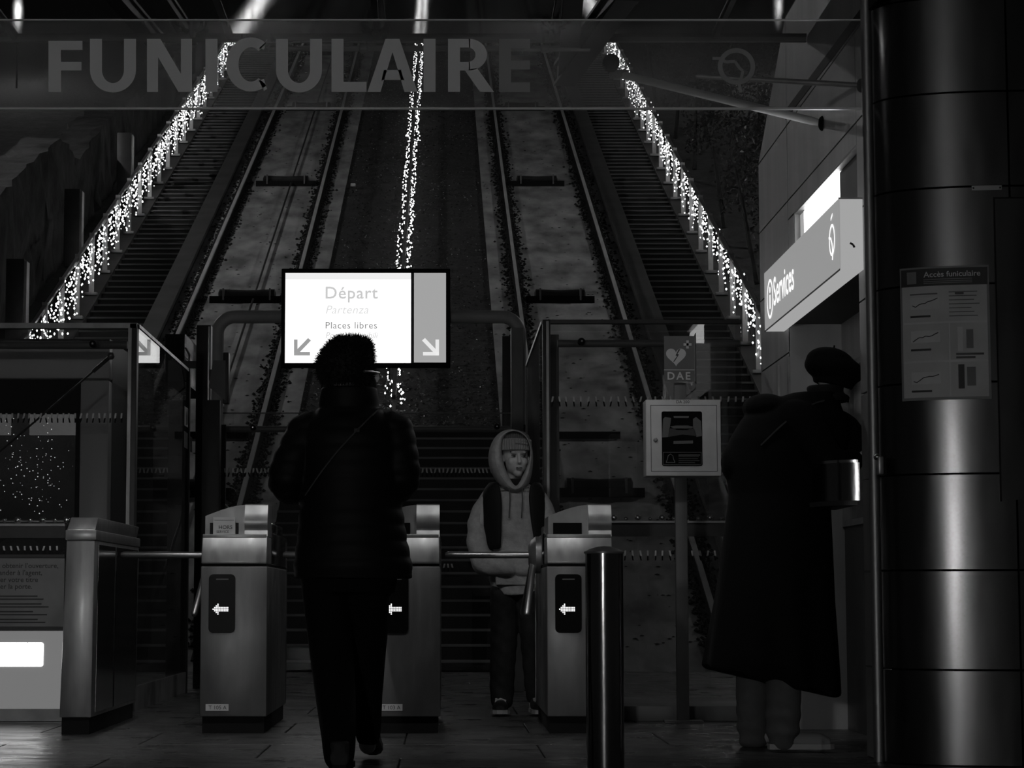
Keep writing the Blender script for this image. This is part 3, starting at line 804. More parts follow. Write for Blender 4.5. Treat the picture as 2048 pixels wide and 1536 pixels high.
# horizontal truss pipes across the hill behind the letters
for (py, x0, x1, r, t) in ((97, 455, 1180, 0.014, 'lower dark pipe crossing behind the letters of the fascia'), (84, 520, 1110, 0.006, 'thin upper pipe crossing behind the letters of the fascia')):
    a, c = at(x0, py, 10.5), at(x1, py, 10.5)
    o = thing('canopy_pipe', t, 'pipe', a)
    b = MB(); b.tube([a, c], r, 10); build(b, 'pipe', M['grey'], o)
    for p in (a.lerp(c, 0.04), a.lerp(c, 0.96)): build(MB().bb(p.x - 0.006, p.x + 0.006, p.y - 0.006, p.y + 0.006, p.z, ZR), 'hanger', M['dark'], o)
    for k in range(4):
        p = a.lerp(c, (k + 0.5) / 4); b = MB(); b.lathe((0, p.y, p.z), [(r, p.x - 0.02), (r * 1.5, p.x - 0.015), (r * 1.5, p.x + 0.015), (r, p.x + 0.02)], 12, 'X'); build(b, 'collar', M['tube_dark'], o)
# tie rods
e = on_x(1645, 247, XWALL); a = at(1238, 148, 10.6)
tr_ = thing('tie_rod', 'bright steel tie rod running from the ticket wall up behind the fascia', 'rod', a)
b = MB(); b.tube([a, a.lerp(e, 0.03), a.lerp(e, 0.95), e], [0.011, 0.019, 0.019, 0.012], 14); build(b, 'rod', mat('pale_rod', 0.9, 0.35, 0.0), tr_, smooth=True)
b = MB(); b.ball(e, 0.035, 14, 10, (0.6, 1, 1)); build(b, 'wall_socket', M['black'], tr_, smooth=True)
b = MB(); b.box(a + V((0.0, 0, 0.0)), (0.09, 0.05, 0.035)); build(b, 'clevis', M['steel_dull'], tr_, bevel=0.006)
b = MB(); b.lathe(at(1222, 126, 10.55), [(0.02, -0.03), (0.041, -0.02), (0.041, 0.02), (0.02, 0.03)], 24, 'Y'); build(b, 'pivot_disc', M['black'], tr_)
e = on_x(1722, 171, XWALL); a = at(1395, 152, 10.9)
tr2 = thing('tie_rod', 'thin dark tie rod behind the ring emblem of the fascia', 'rod', a)
b = MB(); b.tube([a, e], 0.012, 10); build(b, 'rod', M['steel_dull'], tr2, smooth=True)
b = MB(); b.ball(e, 0.03, 12, 8, (0.6, 1, 1)); build(b, 'wall_socket', M['black'], tr2, smooth=True)

# ---- helper: rows of dash stickers on glass
def dashes(parent, px0, px1, py, Y, step, hpx=18):
    b, b2 = MB(), MB(); x = px0
    while x < px1:
        t = random.uniform(-3, 3)
        def q(mb, xa, ya, yb_, wd):
            mb.prism([at(xa - wd + t * 0.5, ya, Y), at(xa + wd + t * 0.5, ya, Y), at(xa + wd - t * 0.5, yb_, Y), at(xa - wd - t * 0.5, yb_, Y)], (0, -0.002, 0))
        q(b, x, py - hpx / 2, py + 1, 1.7); q(b2, x, py, py + hpx / 2, 1.4)
        x += step * random.uniform(0.9, 1.1)
    build(b, 'light_dashes', M['lightgrey'], parent)['kind'] = 'stuff'; build(b2, 'dark_dashes', M['black'], parent)['kind'] = 'stuff'
def bolt(parent, px, py, Y):
    c = at(px, py, Y); b = MB(); b.lathe(c, [(0.012, -0.02), (0.02, -0.016), (0.022, 0.0), (0.022, 0.02)], 16, 'Y'); o = build(b, 'bolt', M['black'], parent)
    b = MB(); b.lathe(c, [(0.006, -0.024), (0.008, -0.02), (0.008, -0.018)], 10, 'Y'); build(b, 'bolt_head', M['chrome'], o)

# ---- left glass screen (front pane, side pane, posts)
YL = 13.0; XL = at(275, 700, YL).x
ls = thing('glass_screen', 'tall framed glass screen at the left, in front of the parked cabin', 'glass screen', (XL, YL, 0))
zt = at(275, 647, YL).z
build(MB().bb(XL - 2.4, XL - 0.05, YL, YL + 0.012, 0.15, zt - 0.02), 'front_pane', M['glass'], ls)
build(MB().bb(XL - 2.4, XL, YL - 0.03, YL + 0.04, zt - 0.03, zt), 'top_rail', M['steel_dull'], ls)
build(MB().bb(XL - 0.045, XL, YL - 0.03, YL + 0.05, 0, zt), 'corner_post', M['dark'], ls, bevel=0.004)
build(MB().bb(XL - 0.05, XL - 0.03, YL - 0.036, YL - 0.03, 0, zt - 0.03), 'post_strip', M['steel_dull'], ls)
YLB = 15.6
build(MB().bb(XL - 0.012, XL, YL + 0.06, YLB, 0.12, zt - 0.02), 'side_pane', M['glass_side'], ls)
build(MB().bb(XL - 0.03, XL + 0.006, YL + 0.05, YLB, zt - 0.02, zt), 'side_top_rail', M['steel'], ls)
build(MB().bb(XL - 0.03, XL + 0.006, YL + 0.05, YLB, 0, 0.14), 'side_bottom_rail', M['steel_dull'], ls)
build(MB().bb(XL - 0.035, XL + 0.012, YLB, YLB + 0.06, 0, zt), 'rear_post', M['dark'], ls)
a, c = at(-60, 690, YL + 0.15), at(222, 690, YL + 0.15)
b = MB(); b.tube([V((XL - 2.4, a.y, a.z)), V((XL - 0.08, a.y, a.z))], 0.024, 12); build(b, 'tube', M['tube_dark'], ls, smooth=True)
bolt(ls, 186, 688, YL - 0.005)
a, c = at(222, 712, YL + 0.1), at(-80, 972, YL + 0.1)
b = MB(); b.tube([a, c], 0.006, 8); b.tube([a, a.lerp(c, 0.12)], 0.012, 8); build(b, 'tension_cable', M['dark'], ls, smooth=True)
b = MB(); b.ball(a, 0.022, 10, 8); build(b, 'cable_eye', M['steel_dull'], ls, smooth=True)
dashes(ls, -10, 250, 836, YL - 0.001, 11.5, 19)
# stickers on the side pane
for (px0, px1, py0, py1, m) in ((369, 380, 812, 858, 'paper'), (368, 378, 862, 900, 'print_dark'), (379, 384, 872, 905, 'paper')):
    a, c = on_x(px0, py0, XL + 0.002), on_x(px1, py1, XL + 0.002)
    build(MB().bb(XL + 0.001, XL + 0.003, a.y, c.y, c.z, a.z), 'sticker', M[m], ls)
pp = on_x(374, 834, XL + 0.004); b = MB(); b.prism([pp + V((0, dy, dz)) for dy, dz in ((-0.05, -0.06), (0.05, -0.05), (0.06, 0.0), (0.0, 0.06), (-0.04, 0.02))], (0.001, 0, 0)); build(b, 'pictogram', M['print_dark'], ls)

# ---- parked cabin seen behind the screen
YC = 14.2
cx1 = at(218, 800, YC).x; cx0 = cx1 - 1.75
ck = thing('funicular_cabin', 'parked funicular cabin with pale frame behind the left glass screen', 'cabin', (cx1, YC, 0))
zc_top = at(100, 690, YC).z; zc_hd = at(100, 757, YC).z; zc_win = at(100, 826, YC).z
jw = at(218, 900, YC).x - at(161, 900, YC).x
YCE = 16.4
build(MB().bb(cx0, cx1, YC, YC + 0.14, zc_hd, zc_top), 'header', M['cabin_white'], ck, bevel=0.01)
build(MB().bb(cx1 - jw, cx1, YC - 0.005, YC + 0.14, 0.25, zc_hd - 0.012), 'right_jamb', M['cabin_white'], ck, bevel=0.01)
build(MB().bb(cx0, cx0 + jw, YC - 0.005, YC + 0.14, 0.25, zc_hd - 0.012), 'left_jamb', M['cabin_white'], ck, bevel=0.01)
build(MB().bb(cx0 + jw, cx1 - jw, YC + 0.06, YC + 0.10, zc_win, zc_hd), 'blind_panel', M['black'], ck)
build(MB().bb(cx1 - 0.05, cx1, YC + 0.14, YCE, 0.3, zc_top), 'side_wall', M['dark'], ck)
build(MB().bb(cx0, cx0 + 0.05, YC + 0.14, YCE, 0.3, zc_top), 'far_side_wall', M['dark'], ck)
build(MB().bb(cx0, cx1, YC, YCE, zc_top, zc_top + 0.04), 'roof', M['dark'], ck)
build(MB().bb(cx0 + 0.02, cx1 - 0.02, YC + 0.02, YCE, 0.18, 0.3), 'floor_pan', M['black'], ck)
build(MB().bb(cx0 + jw, cx1 - jw, YC + 0.07, YC + 0.08, 0.4, zc_win), 'window_pane', glass('cabin_glass', 0.8, 0.03, 0.10, 0.5, dust_noise=(2, (1, 1, 0.4))), ck)
build(MB().bb(cx0 + 0.05, cx1 - 0.05, YCE - 0.05, YCE, 0.3, zc_top), 'back_wall', M['cabin_in'], ck)
build(MB().bb(cx1 - jw - 0.028, cx1 - jw, YC + 0.0, YC + 0.1, 0.4, zc_win), 'window_gasket', M['black'], ck)
# interior light strip across the back + seat backs
zz = at(60, 842, YCE - 0.1).z
for (xa, xb) in ((cx0 + 0.2, cx0 + 0.72), (cx0 + 0.86, cx1 - 0.28)):
    build(MB().bb(xa, xb, YCE - 0.09, YCE - 0.05, zz - 0.1, zz + 0.12), 'ceiling_light', emit('cabin_light_strip', 1.0, 0.14), ck)
for x in (cx0 + 0.35, cx0 + 0.85, cx0 + 1.35):
    b = MB(); b.lathe((x, YCE - 0.35, 0), [(0.16, 0.35), (0.22, 0.5), (0.23, 0.85), (0.19, 1.0), (0.1, 1.06)], 16); build(b, 'seat_back', M['cabin_in'], ck, smooth=True)
b = MB()  # glowing specks painted as garland glints on the window
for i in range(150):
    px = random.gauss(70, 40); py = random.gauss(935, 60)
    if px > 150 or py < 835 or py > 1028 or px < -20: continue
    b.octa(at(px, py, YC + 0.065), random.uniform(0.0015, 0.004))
build(b, 'window_glints', M['speck'], ck)['kind'] = 'stuff'

l = bpy.data.lights.new('cabin_fill_light', 'POINT'); l.energy = 2.0; l.shadow_soft_size = 0.1  # added light without a fixture, brightens the cabin interior
lo = bpy.data.objects.new('cabin_fill_light', l); COL.objects.link(lo); lo.parent = ck; lo.location = (-0.9, 1.2, zc_top - 0.12)
# ---- steel equipment box and dark posts behind the left screen
c0, c1 = at(312, 650, 15.9), at(352, 720, 15.9)
eb = thing('equipment_box', 'steel equipment box above the left side pane, next to the pipe frame', 'box', (c0.x, 15.9, c1.z))
xr_ = at(352, 700, 15.9).x
build(MB().bb(c0.x, xr_ - 0.004, 16.45, 17.9, c1.z - 0.1, c0.z), 'casing', M['black'], eb)
for (z0, z1) in ((c1.z - 0.1, c1.z + 0.08), (c1.z + 0.085, c0.z)):
    build(MB().bb(xr_ - 0.004, xr_, 16.45, 17.9, z0, z1), 'steel_door', M['steel_side'], eb)
b = MB(); b.tube([V((xr_ + 0.01, 16.6, c1.z + 0.06)), V((xr_ + 0.03, 16.5, c1.z + 0.1)), V((xr_ + 0.01, 16.4, c1.z + 0.14))], 0.008, 8); build(b, 'handle', M['chrome'], eb)
def post(px0, px1, py0, Y, label, m='dark', edge=True, d=0.12, z0=0.0):
    a, c = at(px0, py0, Y), at(px1, py0, Y)
    o = thing('post', label, 'post', ((a.x + c.x) / 2, Y, 0))
    build(MB().bb(a.x, c.x, Y, Y + d, z0, a.z), 'shaft', M[m], o, bevel=0.004)
    if edge:
        build(MB().bb(c.x - 0.02, c.x - 0.008, Y - 0.004, Y, z0, a.z - 0.01), 'bright_edge', M['chrome'], o)
        build(MB().bb(a.x, c.x, Y - 0.006, Y - 0.001, z0, z0 + 0.1), 'foot_plate', M[m], o)
    return o
build(MB().bb(xr_ - 0.02, at(400, 700, 16.3).x, 16.44, 16.5, c1.z + 0.0, c1.z + 0.05), 'bracket', M['dark'], eb)
post(393, 422, 650, 16.3, 'dark square post at the end of the left side pane')
post(405, 440, 800, 16.0, 'low dark post carrying the reader bracket left of the turnstiles', z0=0.0, edge=False)
a, c = at(428, 706, 16.2), at(458, 808, 16.2)
cr = thing('card_reader', 'small dark bracket box fixed to the post left of the departure sign', 'box', (a.x, 16.2, c.z))
build(MB().bb(a.x + 0.07, c.x, 16.15, 16.25, c.z, a.z), 'back_plate', M['dark'], cr, bevel=0.005)
b = MB(); b.prism([V((a.x, 16.14, a.z - 0.06)), V((a.x + 0.09, 16.14, a.z - 0.06)), V((a.x + 0.09, 16.14, c.z + 0.02)), V((a.x - 0.03, 16.14, c.z + 0.12))], (0, 0.1, 0)); build(b, 'hood', M['midgrey'], cr)
build(MB().bb(at(418, 750, 16.2).x, a.x + 0.1, 16.2, 16.32, a.z - 0.2, a.z - 0.12), 'mount_arm', M['dark'], cr)

# ---- departure sign on its bent pipe frame
YS = 18.0
pl, pr = at(432, 632, YS), at(1040, 632, YS)
zt_, Rb = at(700, 630, YS).z, 0.14
pf_ = thing('sign_frame', 'bent grey pipe frame carrying the departure sign', 'frame', (pl.x, YS, 0))
def bend(cx, cz, a0, a1, n=8): return [V((cx + Rb * math.cos(math.radians(a0 + (a1 - a0) * k / n)), YS + 0.12, cz + Rb * math.sin(math.radians(a0 + (a1 - a0) * k / n)))) for k in range(n + 1)]
pts = [V((pl.x, YS + 0.12, 0))] + bend(pl.x + Rb, zt_ - Rb, 180, 90) + bend(pr.x - Rb, zt_ - Rb, 90, 0) + [V((pr.x, YS + 0.12, 0))]
b = MB(); b.tube(pts, 0.053, 18); build(b, 'pipe', mat('frame_grey_paint', 0.45, 0.5, noise=(6, 0.85, 1.1)), pf_, smooth=True)
for p in (pl, pr):
    b = MB(); b.lathe((p.x, YS + 0.12, 0), [(0.11, 0), (0.11, 0.012), (0.06, 0.014)], 20); build(b, 'foot_plate', M['midgrey'], pf_)
s0, s1 = at(563, 537, YS), at(901, 735, YS)
sg = thing('departure_sign', 'brightly lit departure sign with text and two arrows', 'sign', ((s0.x + s1.x) / 2, YS, s1.z))
build(MB().bb(s0.x, s1.x, YS + 0.0, YS + 0.062, s1.z, s0.z), 'casing', M['black'], sg, bevel=0.008)
def face(name, px0, py0, px1, py1, m, dy=0.004):
    a, c = at(px0, py0, YS), at(px1, py1, YS)
    return build(MB().bb(a.x, c.x, YS - dy, YS - dy + 0.003, c.z, a.z), name, M[m], sg)
face('white_face', 571, 559, 822, 726, 'sign_white')
face('top_strip', 571, 546, 822, 559, 'sign_strip')
face('divider', 822, 546, 828, 726, 'midgrey')
face('grey_face', 828, 546, 892, 725, 'sign_grey')
def sgn_text(t, px, py, hpx, m, **k):
    text('lettering', t, hpx / 0.72 * YS / F_PX, flat_y(px, py, YS - 0.006), M[m], sg, **k)
sgn_text('Départ', 649, 597, 25, 'sign_text', bold=0.012, spacing=1.08)
sgn_text('Partenza', 650, 627, 17, 'sign_text_light', shear=0.25, spacing=1.06)
sgn_text('Places libres', 650, 657, 14, 'sign_text_dark', spacing=1.08)
sgn_text('Posti disponibili', 650, 676, 12, 'sign_text', shear=0.25)
def arrow(px, py, flip, m):
    b = MB(); Yd = YS - 0.006
    def q(pts): b.prism([at(px + flip * x, py + y, Yd) for x, y in pts], (0, -0.001, 0))
    q([(0, -32), (7, -32), (7, 0), (0, 0)]); q([(0, -7), (32, -7), (32, 0), (0, 0)]); q([(4, -10), (28, -35), (34, -30), (9, -4)])
    build(b, 'arrow', M[m], sg)
arrow(588, 711, 1, 'sign_arrow'); arrow(878, 711, -1, 'sign_arrow_w')

# ---- middle gate glass behind the turnstiles
YM = 16.6
a, c = at(446, 826, YM), at(1046, 826, YM)
mg = thing('glass_gate', 'low glass gate with tube rail behind the turnstiles and the child', 'gate', (a.x, YM, 0))
xm = (a.x + c.x) / 2
for (x0, x1) in ((a.x, xm - 0.01), (xm + 0.01, c.x)):
    build(MB().bb(x0, x1, YM, YM + 0.012, 0.12, a.z), 'pane', M['glass'], mg)
build(MB().bb(a.x, c.x, YM - 0.003, YM + 0.015, a.z - 0.004, a.z + 0.004), 'top_edge', M['midgrey'], mg)
z = at(600, 857, YM).z
b = MB(); b.tube([V((a.x, YM + 0.06, z)), V((c.x, YM + 0.06, z))], 0.024, 12); build(b, 'tube', M['tube_dark'], mg, smooth=True)
bolt(mg, 506, 855, YM - 0.005); bolt(mg, 994, 853, YM - 0.005)
for x in (a.x, xm, c.x): build(MB().bb(x - 0.02, x + 0.02, YM + 0.02, YM + 0.06, 0, z + 0.03), 'stile', M['dark'], mg)
dashes(mg, 450, 1040, 945, YM - 0.001, 8.2, 17); dashes(mg, 880, 905, 1135, YM - 0.001, 8.2, 15)
post(1022, 1046, 655, 15.7, 'grey post behind the child at the right end of the glass gate', 'grey', False)
post(1004, 1022, 672, 16.9, 'narrow dark post behind the child left of the grey one', 'dark', False)

# ---- right glass fence
YR = 13.0
a, c = at(1085, 640, YR), at(1531, 640, YR)
rf = thing('glass_fence', 'tall glass fence with steel rails to the right of the turnstiles', 'fence', (a.x, YR, 0))
zt2 = a.z
build(MB().bb(a.x + 0.04, XWALL - 0.012, YR, YR + 0.012, 0.09, zt2), 'front_pane', M['glass'], rf)
build(MB().bb(a.x, XWALL - 0.01, YR - 0.02, YR + 0.03, zt2 - 0.022, zt2), 'top_rail', M['dark'], rf)
build(MB().bb(a.x, a.x + 0.045, YR - 0.025, YR + 0.05, 0, zt2), 'corner_post', M['dark'], rf, bevel=0.004)
build(MB().bb(a.x + 0.02, a.x + 0.035, YR - 0.03, YR - 0.025, 0, zt2 - 0.01), 'post_strip', M['steel_dull'], rf)
build(MB().bb(a.x - 0.002, a.x + 0.01, YR + 0.06, 15.5, 0.1, zt2 - 0.02), 'side_pane', M['glass_side'], rf)
build(MB().bb(a.x - 0.008, a.x + 0.018, YR + 0.05, 15.5, zt2 - 0.02, zt2), 'side_top_rail', M['steel'], rf)
build(MB().bb(a.x - 0.008, a.x + 0.018, YR + 0.05, 15.5, 0, 0.1), 'side_bottom_rail', M['steel_dull'], rf)
build(MB().bb(a.x + 0.05, a.x + 0.11, YR + 0.3, YR + 0.36, 0, zt2 - 0.05), 'inner_post', M['midgrey'], rf)
z = at(1300, 687, YR + 0.08).z
b = MB(); b.tube([V((a.x + 0.09, YR + 0.08, z)), V((XWALL - 0.01, YR + 0.08, z))], 0.022, 12); build(b, 'tube', M['tube_dark'], rf, smooth=True)
bolt(rf, 1163, 683, YR - 0.004)
dashes(rf, 1105, 1530, 803, YR - 0.001, 14.5, 20); dashes(rf, 1250, 1440, 1111, YR - 0.001, 15, 20)
zb0, zb1 = at(1300, 1073, YR).z, at(1300, 1042, YR).z
build(MB().bb(a.x + 0.045, XWALL - 0.02, YR - 0.015, YR + 0.0, zb0, zb1 - 0.012), 'mid_rail', M['dark'], rf)
build(MB().bb(a.x + 0.045, XWALL - 0.02, YR - 0.03, YR + 0.0, zb1 - 0.012, zb1), 'ball_rail', M['steel_dull'], rf)
build(MB().bb(at(1232, 1440, 12.0).x, XWALL - 0.02, 12.0, YR + 0.02, 0.0, at(1300, 1412, 12.0).z), 'bottom_rail', M['midgrey'], rf, bevel=0.004)
x = 1228; k = 0
while x < 1530:
    r = 0.018 if k % 2 == 0 else 0.012
    b = MB(); b.ball(at(x, 1042, YR - 0.018) + V((0, 0, r)), r, 14, 10); build(b, 'steel_ball', M['chrome'], rf, smooth=True)
    x += 24; k += 1
for (p0, p1) in (((1115, 672), (1530, 1010)),):
    pass

# ---- defibrillator post, flag sign and cabinet
YD = 11.85
dp = thing('defibrillator_post', 'grey pole with a heart flag sign lettered DAE at the glass fence', 'sign post', (at(1367, 1440, YD).x, YD, 0))
xd = at(1367, 1440, YD).x
build(MB().bb(xd - 0.032, xd + 0.032, YD, YD + 0.04, 0, at(1367, 765, YD).z), 'pole', M['midgrey'], dp, bevel=0.006)
build(MB().bb(xd - 0.1, xd + 0.1, YD - 0.04, YD + 0.08, 0, 0.012), 'base_plate', M['midgrey'], dp)
# three-sided flag: front plate and a receding wing
a, c = at(1328, 672, YD - 0.03), at(1389, 763, YD - 0.03)
pts = [at(1328, 674, YD - 0.03), at(1355, 671, YD - 0.03), at(1364, 690, YD - 0.03), at(1389, 690, YD - 0.03), at(1389, 763, YD - 0.03), at(1328, 763, YD - 0.03)]
fp = build(MB().prism([V((a.x, a.y, a.z)), V((c.x, a.y, a.z)), V((c.x, a.y, c.z)), V((a.x, a.y, c.z))], (0, 0.006, 0)), 'flag_plate', M['midgrey'], dp)
build(MB().prism([V((c.x, a.y, a.z)), V((c.x, a.y, c.z)), V((c.x + 0.02, a.y + 0.12, c.z)), V((c.x + 0.02, a.y + 0.12, a.z + 0.03))], (0.004, 0, 0)), 'flag_wing', M['grey'], dp)
b = MB(); hp = []
for k in range(40):
    t = 2 * math.pi * k / 40
    hp.append(at(1352, 712, YD - 0.032) + V((16 * math.sin(t) ** 3, 0, 13 * math.cos(t) - 5 * math.cos(2 * t) - 2 * math.cos(3 * t) - math.cos(4 * t))) * 0.0033)
b.prism(hp, (0, -0.001, 0)); build(b, 'heart', M['lightgrey'], fp)
b = MB()
for (x0, x1, y0, y1) in ((1372.5, 1377.5, 681, 697), (1367, 1383, 686.5, 691.5)):
    b.prism([at(x0, y0, YD - 0.032), at(x1, y0, YD - 0.032), at(x1, y1, YD - 0.032), at(x0, y1, YD - 0.032)], (0, -0.001, 0))
build(b, 'cross', M['lightgrey'], fp)
b = MB(); b.prism([at(px, py, YD - 0.034) for px, py in ((1361, 698), (1357, 699), (1351, 711), (1354, 712), (1346, 724), (1349, 723), (1358, 709), (1355, 708))], (0, -0.001, 0)); build(b, 'bolt_mark', M['print_dark'], fp)
build(MB().prism([at(px, py, YD - 0.032) for px, py in ((1328, 739), (1389, 739), (1389, 740.5), (1328, 740.5))], (0, -0.001, 0)), 'rule', M['lightgrey'], fp)
text('lettering', 'DAE', 0.056, flat_y(1334, 759, YD - 0.033), M['lightgrey'], fp, bold=0.02, spacing=1.3)
dc = thing('defibrillator_cabinet', 'white metal defibrillator cabinet with a dark window on the pole', 'cabinet', (xd, YD - 0.2, at(1367, 953, YD).z))
YB = YD - 0.17
a, c = at(1291, 799, YB), at(1443, 952, YB)
build(MB().bb(a.x, c.x, YB, YB + 0.165, c.z, a.z), 'body', M['lightgrey'], dc, bevel=0.006)
a2, c2 = at(1301, 810, YB), at(1435, 943, YB)
# recessed seam around the door
b = MB()
for (x0, x1, z0, z1) in ((a2.x, c2.x, a2.z - 0.002, a2.z), (a2.x, c2.x, c2.z, c2.z + 0.002), (a2.x, a2.x + 0.002, c2.z, a2.z), (c2.x - 0.002, c2.x, c2.z, a2.z)): b.bb(x0, x1, YB - 0.0015, YB + 0.001, z0, z1)
build(b, 'door_seam', M['black'], dc)
wa, wc_ = at(1323, 823, YB), at(1405, 932, YB)
dwin = build(MB().prism(rrect(wa.x, wc_.x, wc_.z, wa.z, 0.01, YB - 0.002), (0, -0.002, 0)), 'door_window', M['gloss_black'], dc)
def dq(pts, m, nm, dy=0.0055): build(MB().prism([at(px, py, YB - dy) for px, py in pts], (0, -0.001, 0)), nm, M[m], dwin)
dq([(1326, 838), (1330, 834), (1342, 836), (1341, 846), (1336, 874), (1324, 875)], 'midgrey', 'device_left_shell')
dq([(1386, 838), (1392, 834), (1402, 842), (1404, 872), (1393, 874), (1386, 855)], 'midgrey', 'device_right_shell')
dq([(1347, 832), (1378, 832), (1377, 836), (1348, 836)], 'midgrey', 'device_handle')
dq([(1340, 853), (1352, 851), (1376, 851), (1388, 854), (1374, 860), (1354, 860)], 'midgrey', 'device_band')
dq([(1340, 857), (1388, 857), (1393, 872), (1365, 869), (1336, 874)], 'dark', 'device_lid')
dq([(1347, 882), (1386, 881), (1386, 887), (1347, 888)], 'midgrey', 'device_label')
b = MB()
for (x0, x1, y0, y1) in ((1326, 1403, 904, 905), (1326, 1403, 929, 930), (1326, 1327, 904, 930), (1402, 1403, 904, 930)):
    b.prism([at(x0, y0, YB - 0.0055), at(x1, y0, YB - 0.0055), at(x1, y1, YB - 0.0055), at(x0, y1, YB - 0.0055)], (0, -0.001, 0))
for k, (x0, x1) in enumerate(((1357, 1400), (1357, 1398), (1357, 1396), (1357, 1399), (1357, 1390))):
    yy = 909 + k * 4; hh = 2.2 if k == 0 else 1.0
    b.prism([at(x0, yy, YB - 0.0055), at(x1, yy, YB - 0.0055), at(x1, yy + hh, YB - 0.0055), at(x0, yy + hh, YB - 0.0055)], (0, -0.001, 0))
build(b, 'alarm_notice', M['midgrey'], dwin)
b = MB(); bell = [(1332, 925), (1335, 918), (1336, 912), (1341, 908), (1346, 912), (1347, 918), (1350, 925)]
for p, q in zip(bell, bell[1:] + bell[:1]): b.tube([at(*p, YB - 0.006), at(*q, YB - 0.006)], 0.0016, 5)
build(b, 'bell_symbol', M['grey'], dwin)
text('lettering', 'DA 200', 0.022, flat_y(1352, 806.5, YB - 0.002), M['print_dark'], dc)
b = MB(); b.lathe(at(1311, 880, YB), [(0.005, -0.014), (0.01, -0.012), (0.012, 0.0)], 14, 'Y'); build(b, 'lock', M['steel_dull'], dc)

# ---- services light box sign
za, zb = on_x(1682, 392, XWALL - 0.1).z, on_x(1686, 534, XWALL - 0.1).z
ysn, ysf = on_x(1727, 460, XWALL).y, on_x(1529, 600, XWALL - 0.1).y
XS = XWALL - 0.1
sv = thing('services_sign', 'glowing grey light box lettered Services projecting from the ticket wall', 'sign', (XWALL, ysn, zb))
build(MB().bb(XS + 0.003, XWALL - 0.002, ysn + 0.003, ysf, zb, za), 'casing', M['serv_end'], sv)
build(MB().bb(XS, XS + 0.003, ysn, ysf, zb, za), 'face_panel', M['serv_face'], sv)
build(MB().bb(XS - 0.001, XS + 0.0, ysn, ysf, zb - 0.004, zb + 0.004), 'lower_trim', M['midgrey'], sv)
build(MB().bb(XS - 0.002, XWALL - 0.002, ysn - 0.002, ysn + 0.004, za - 0.004, za + 0.003), 'end_trim', M['lightgrey'], sv)
def flat_x(px, py, X):
    o = on_x(px, py, X)
    return lambda u, v: V((X, o.y - u, o.z + v))
text('lettering', 'Services', 0.20, flat_x(1547, 612, XS - 0.002), M['serv_white'], sv, bold=0.012)
b = MB(); cc = on_x(1540, 594, XS - 0.002); cc = V((cc.x, cc.y, zb + (za - zb) * 0.47))
ring(b, cc, 0.085, 0.10, d=V((-0.001, 0, 0)), ax=(V((0, -1, 0)), V((0, 0, 1))))
b.prism([cc + V((0, dy, dz)) for dy, dz in ((0.014, -0.05), (-0.014, -0.05), (-0.014, 0.02), (0.014, 0.02))], (-0.001, 0, 0))
b.prism(disc_poly(cc + V((0, 0, 0.045)), 0.016, 14, ('y', 'z')), (-0.001, 0, 0))
build(b, 'info_symbol', M['serv_white'], sv)
b = MB(); cc = on_x(1664, 480, XS - 0.002)
ring(b, cc, 0.055, 0.068, d=V((-0.001, 0, 0)), ax=(V((0, -1, 0)), V((0, 0, 1))))
for p, q in (((0.075, 0.02), (0.03, 0.01)), ((0.03, 0.01), (0.0, -0.02)), ((0.0, -0.02), (-0.01, -0.05)), ((-0.01, -0.05), (0.0, -0.085))):
    p, q = cc + V((0, p[0], p[1])), cc + V((0, q[0], q[1])); b.beam(p, q, 0.01, 0.002, V((1, 0, 0)))
b.prism([cc + V((0, dy, dz)) for dy, dz in ((0.02, 0.085), (-0.02, 0.1), (-0.02, 0.112), (0.02, 0.097))], (-0.001, 0, 0))
build(b, 'ring_emblem', M['serv_white'], sv)
b = MB(); b.beam(at(1700, 486, ysn - 0.001), at(1706, 489, ysn - 0.001), 0.004, 0.008); b.beam(at(1706, 489, ysn - 0.001), at(1709, 495, ysn - 0.001), 0.004, 0.008); build(b, 'peeling_mark', M['dark'], sv)

# ---- counter bowl (half round steel tray) under the window
YT = 9.62; xt0, xt1 = at(1655, 970, YT).x, at(1750, 970, YT).x
ct = thing('counter_tray', 'half-round polished steel counter tray on the ticket wall', 'tray', (XWALL, YT, at(1700, 1008, YT).z))
z0, z1 = at(1700, 1006, YT).z, at(1700, 932, YT).z
b = MB(); pr_ = []
for k in range(17):
    t = math.pi / 2 + math.pi * k / 16
    pr_.append(V((XWALL - 0.01 + 0.16 * math.cos(t), YT + 0.26 * math.sin(t), z0)))
b.prism(pr_, (0, 0, z1 - z0)); build(b, 'drum', M['steel_side'], ct, smooth=True)
b = MB(); b.prism([V((p.x - 0.012, p.y, z0 - 0.02)) for p in pr_], (0, 0, 0.02)); build(b, 'bottom_rim', M['dark'], ct, smooth=True)
b = MB(); b.prism([V((p.x - 0.006, p.y, z1)) for p in pr_], (0, 0, 0.012)); build(b, 'top_rim', M['chrome'], ct, smooth=True)
# small intercom knob
kb = on_x(1764, 914, XWALL)
ic = thing('door_knob', 'small bright knob on a plate by the ticket window', 'knob', kb)
build(MB().bb(XWALL - 0.02, XWALL, kb.y - 0.03, kb.y + 0.03, kb.z - 0.07, kb.z), 'plate', M['steel'], ic, bevel=0.004)
b = MB(); b.ball(kb + V((-0.02, 0, 0)), 0.014, 12, 8); build(b, 'knob', M['chrome'], ic, smooth=True)

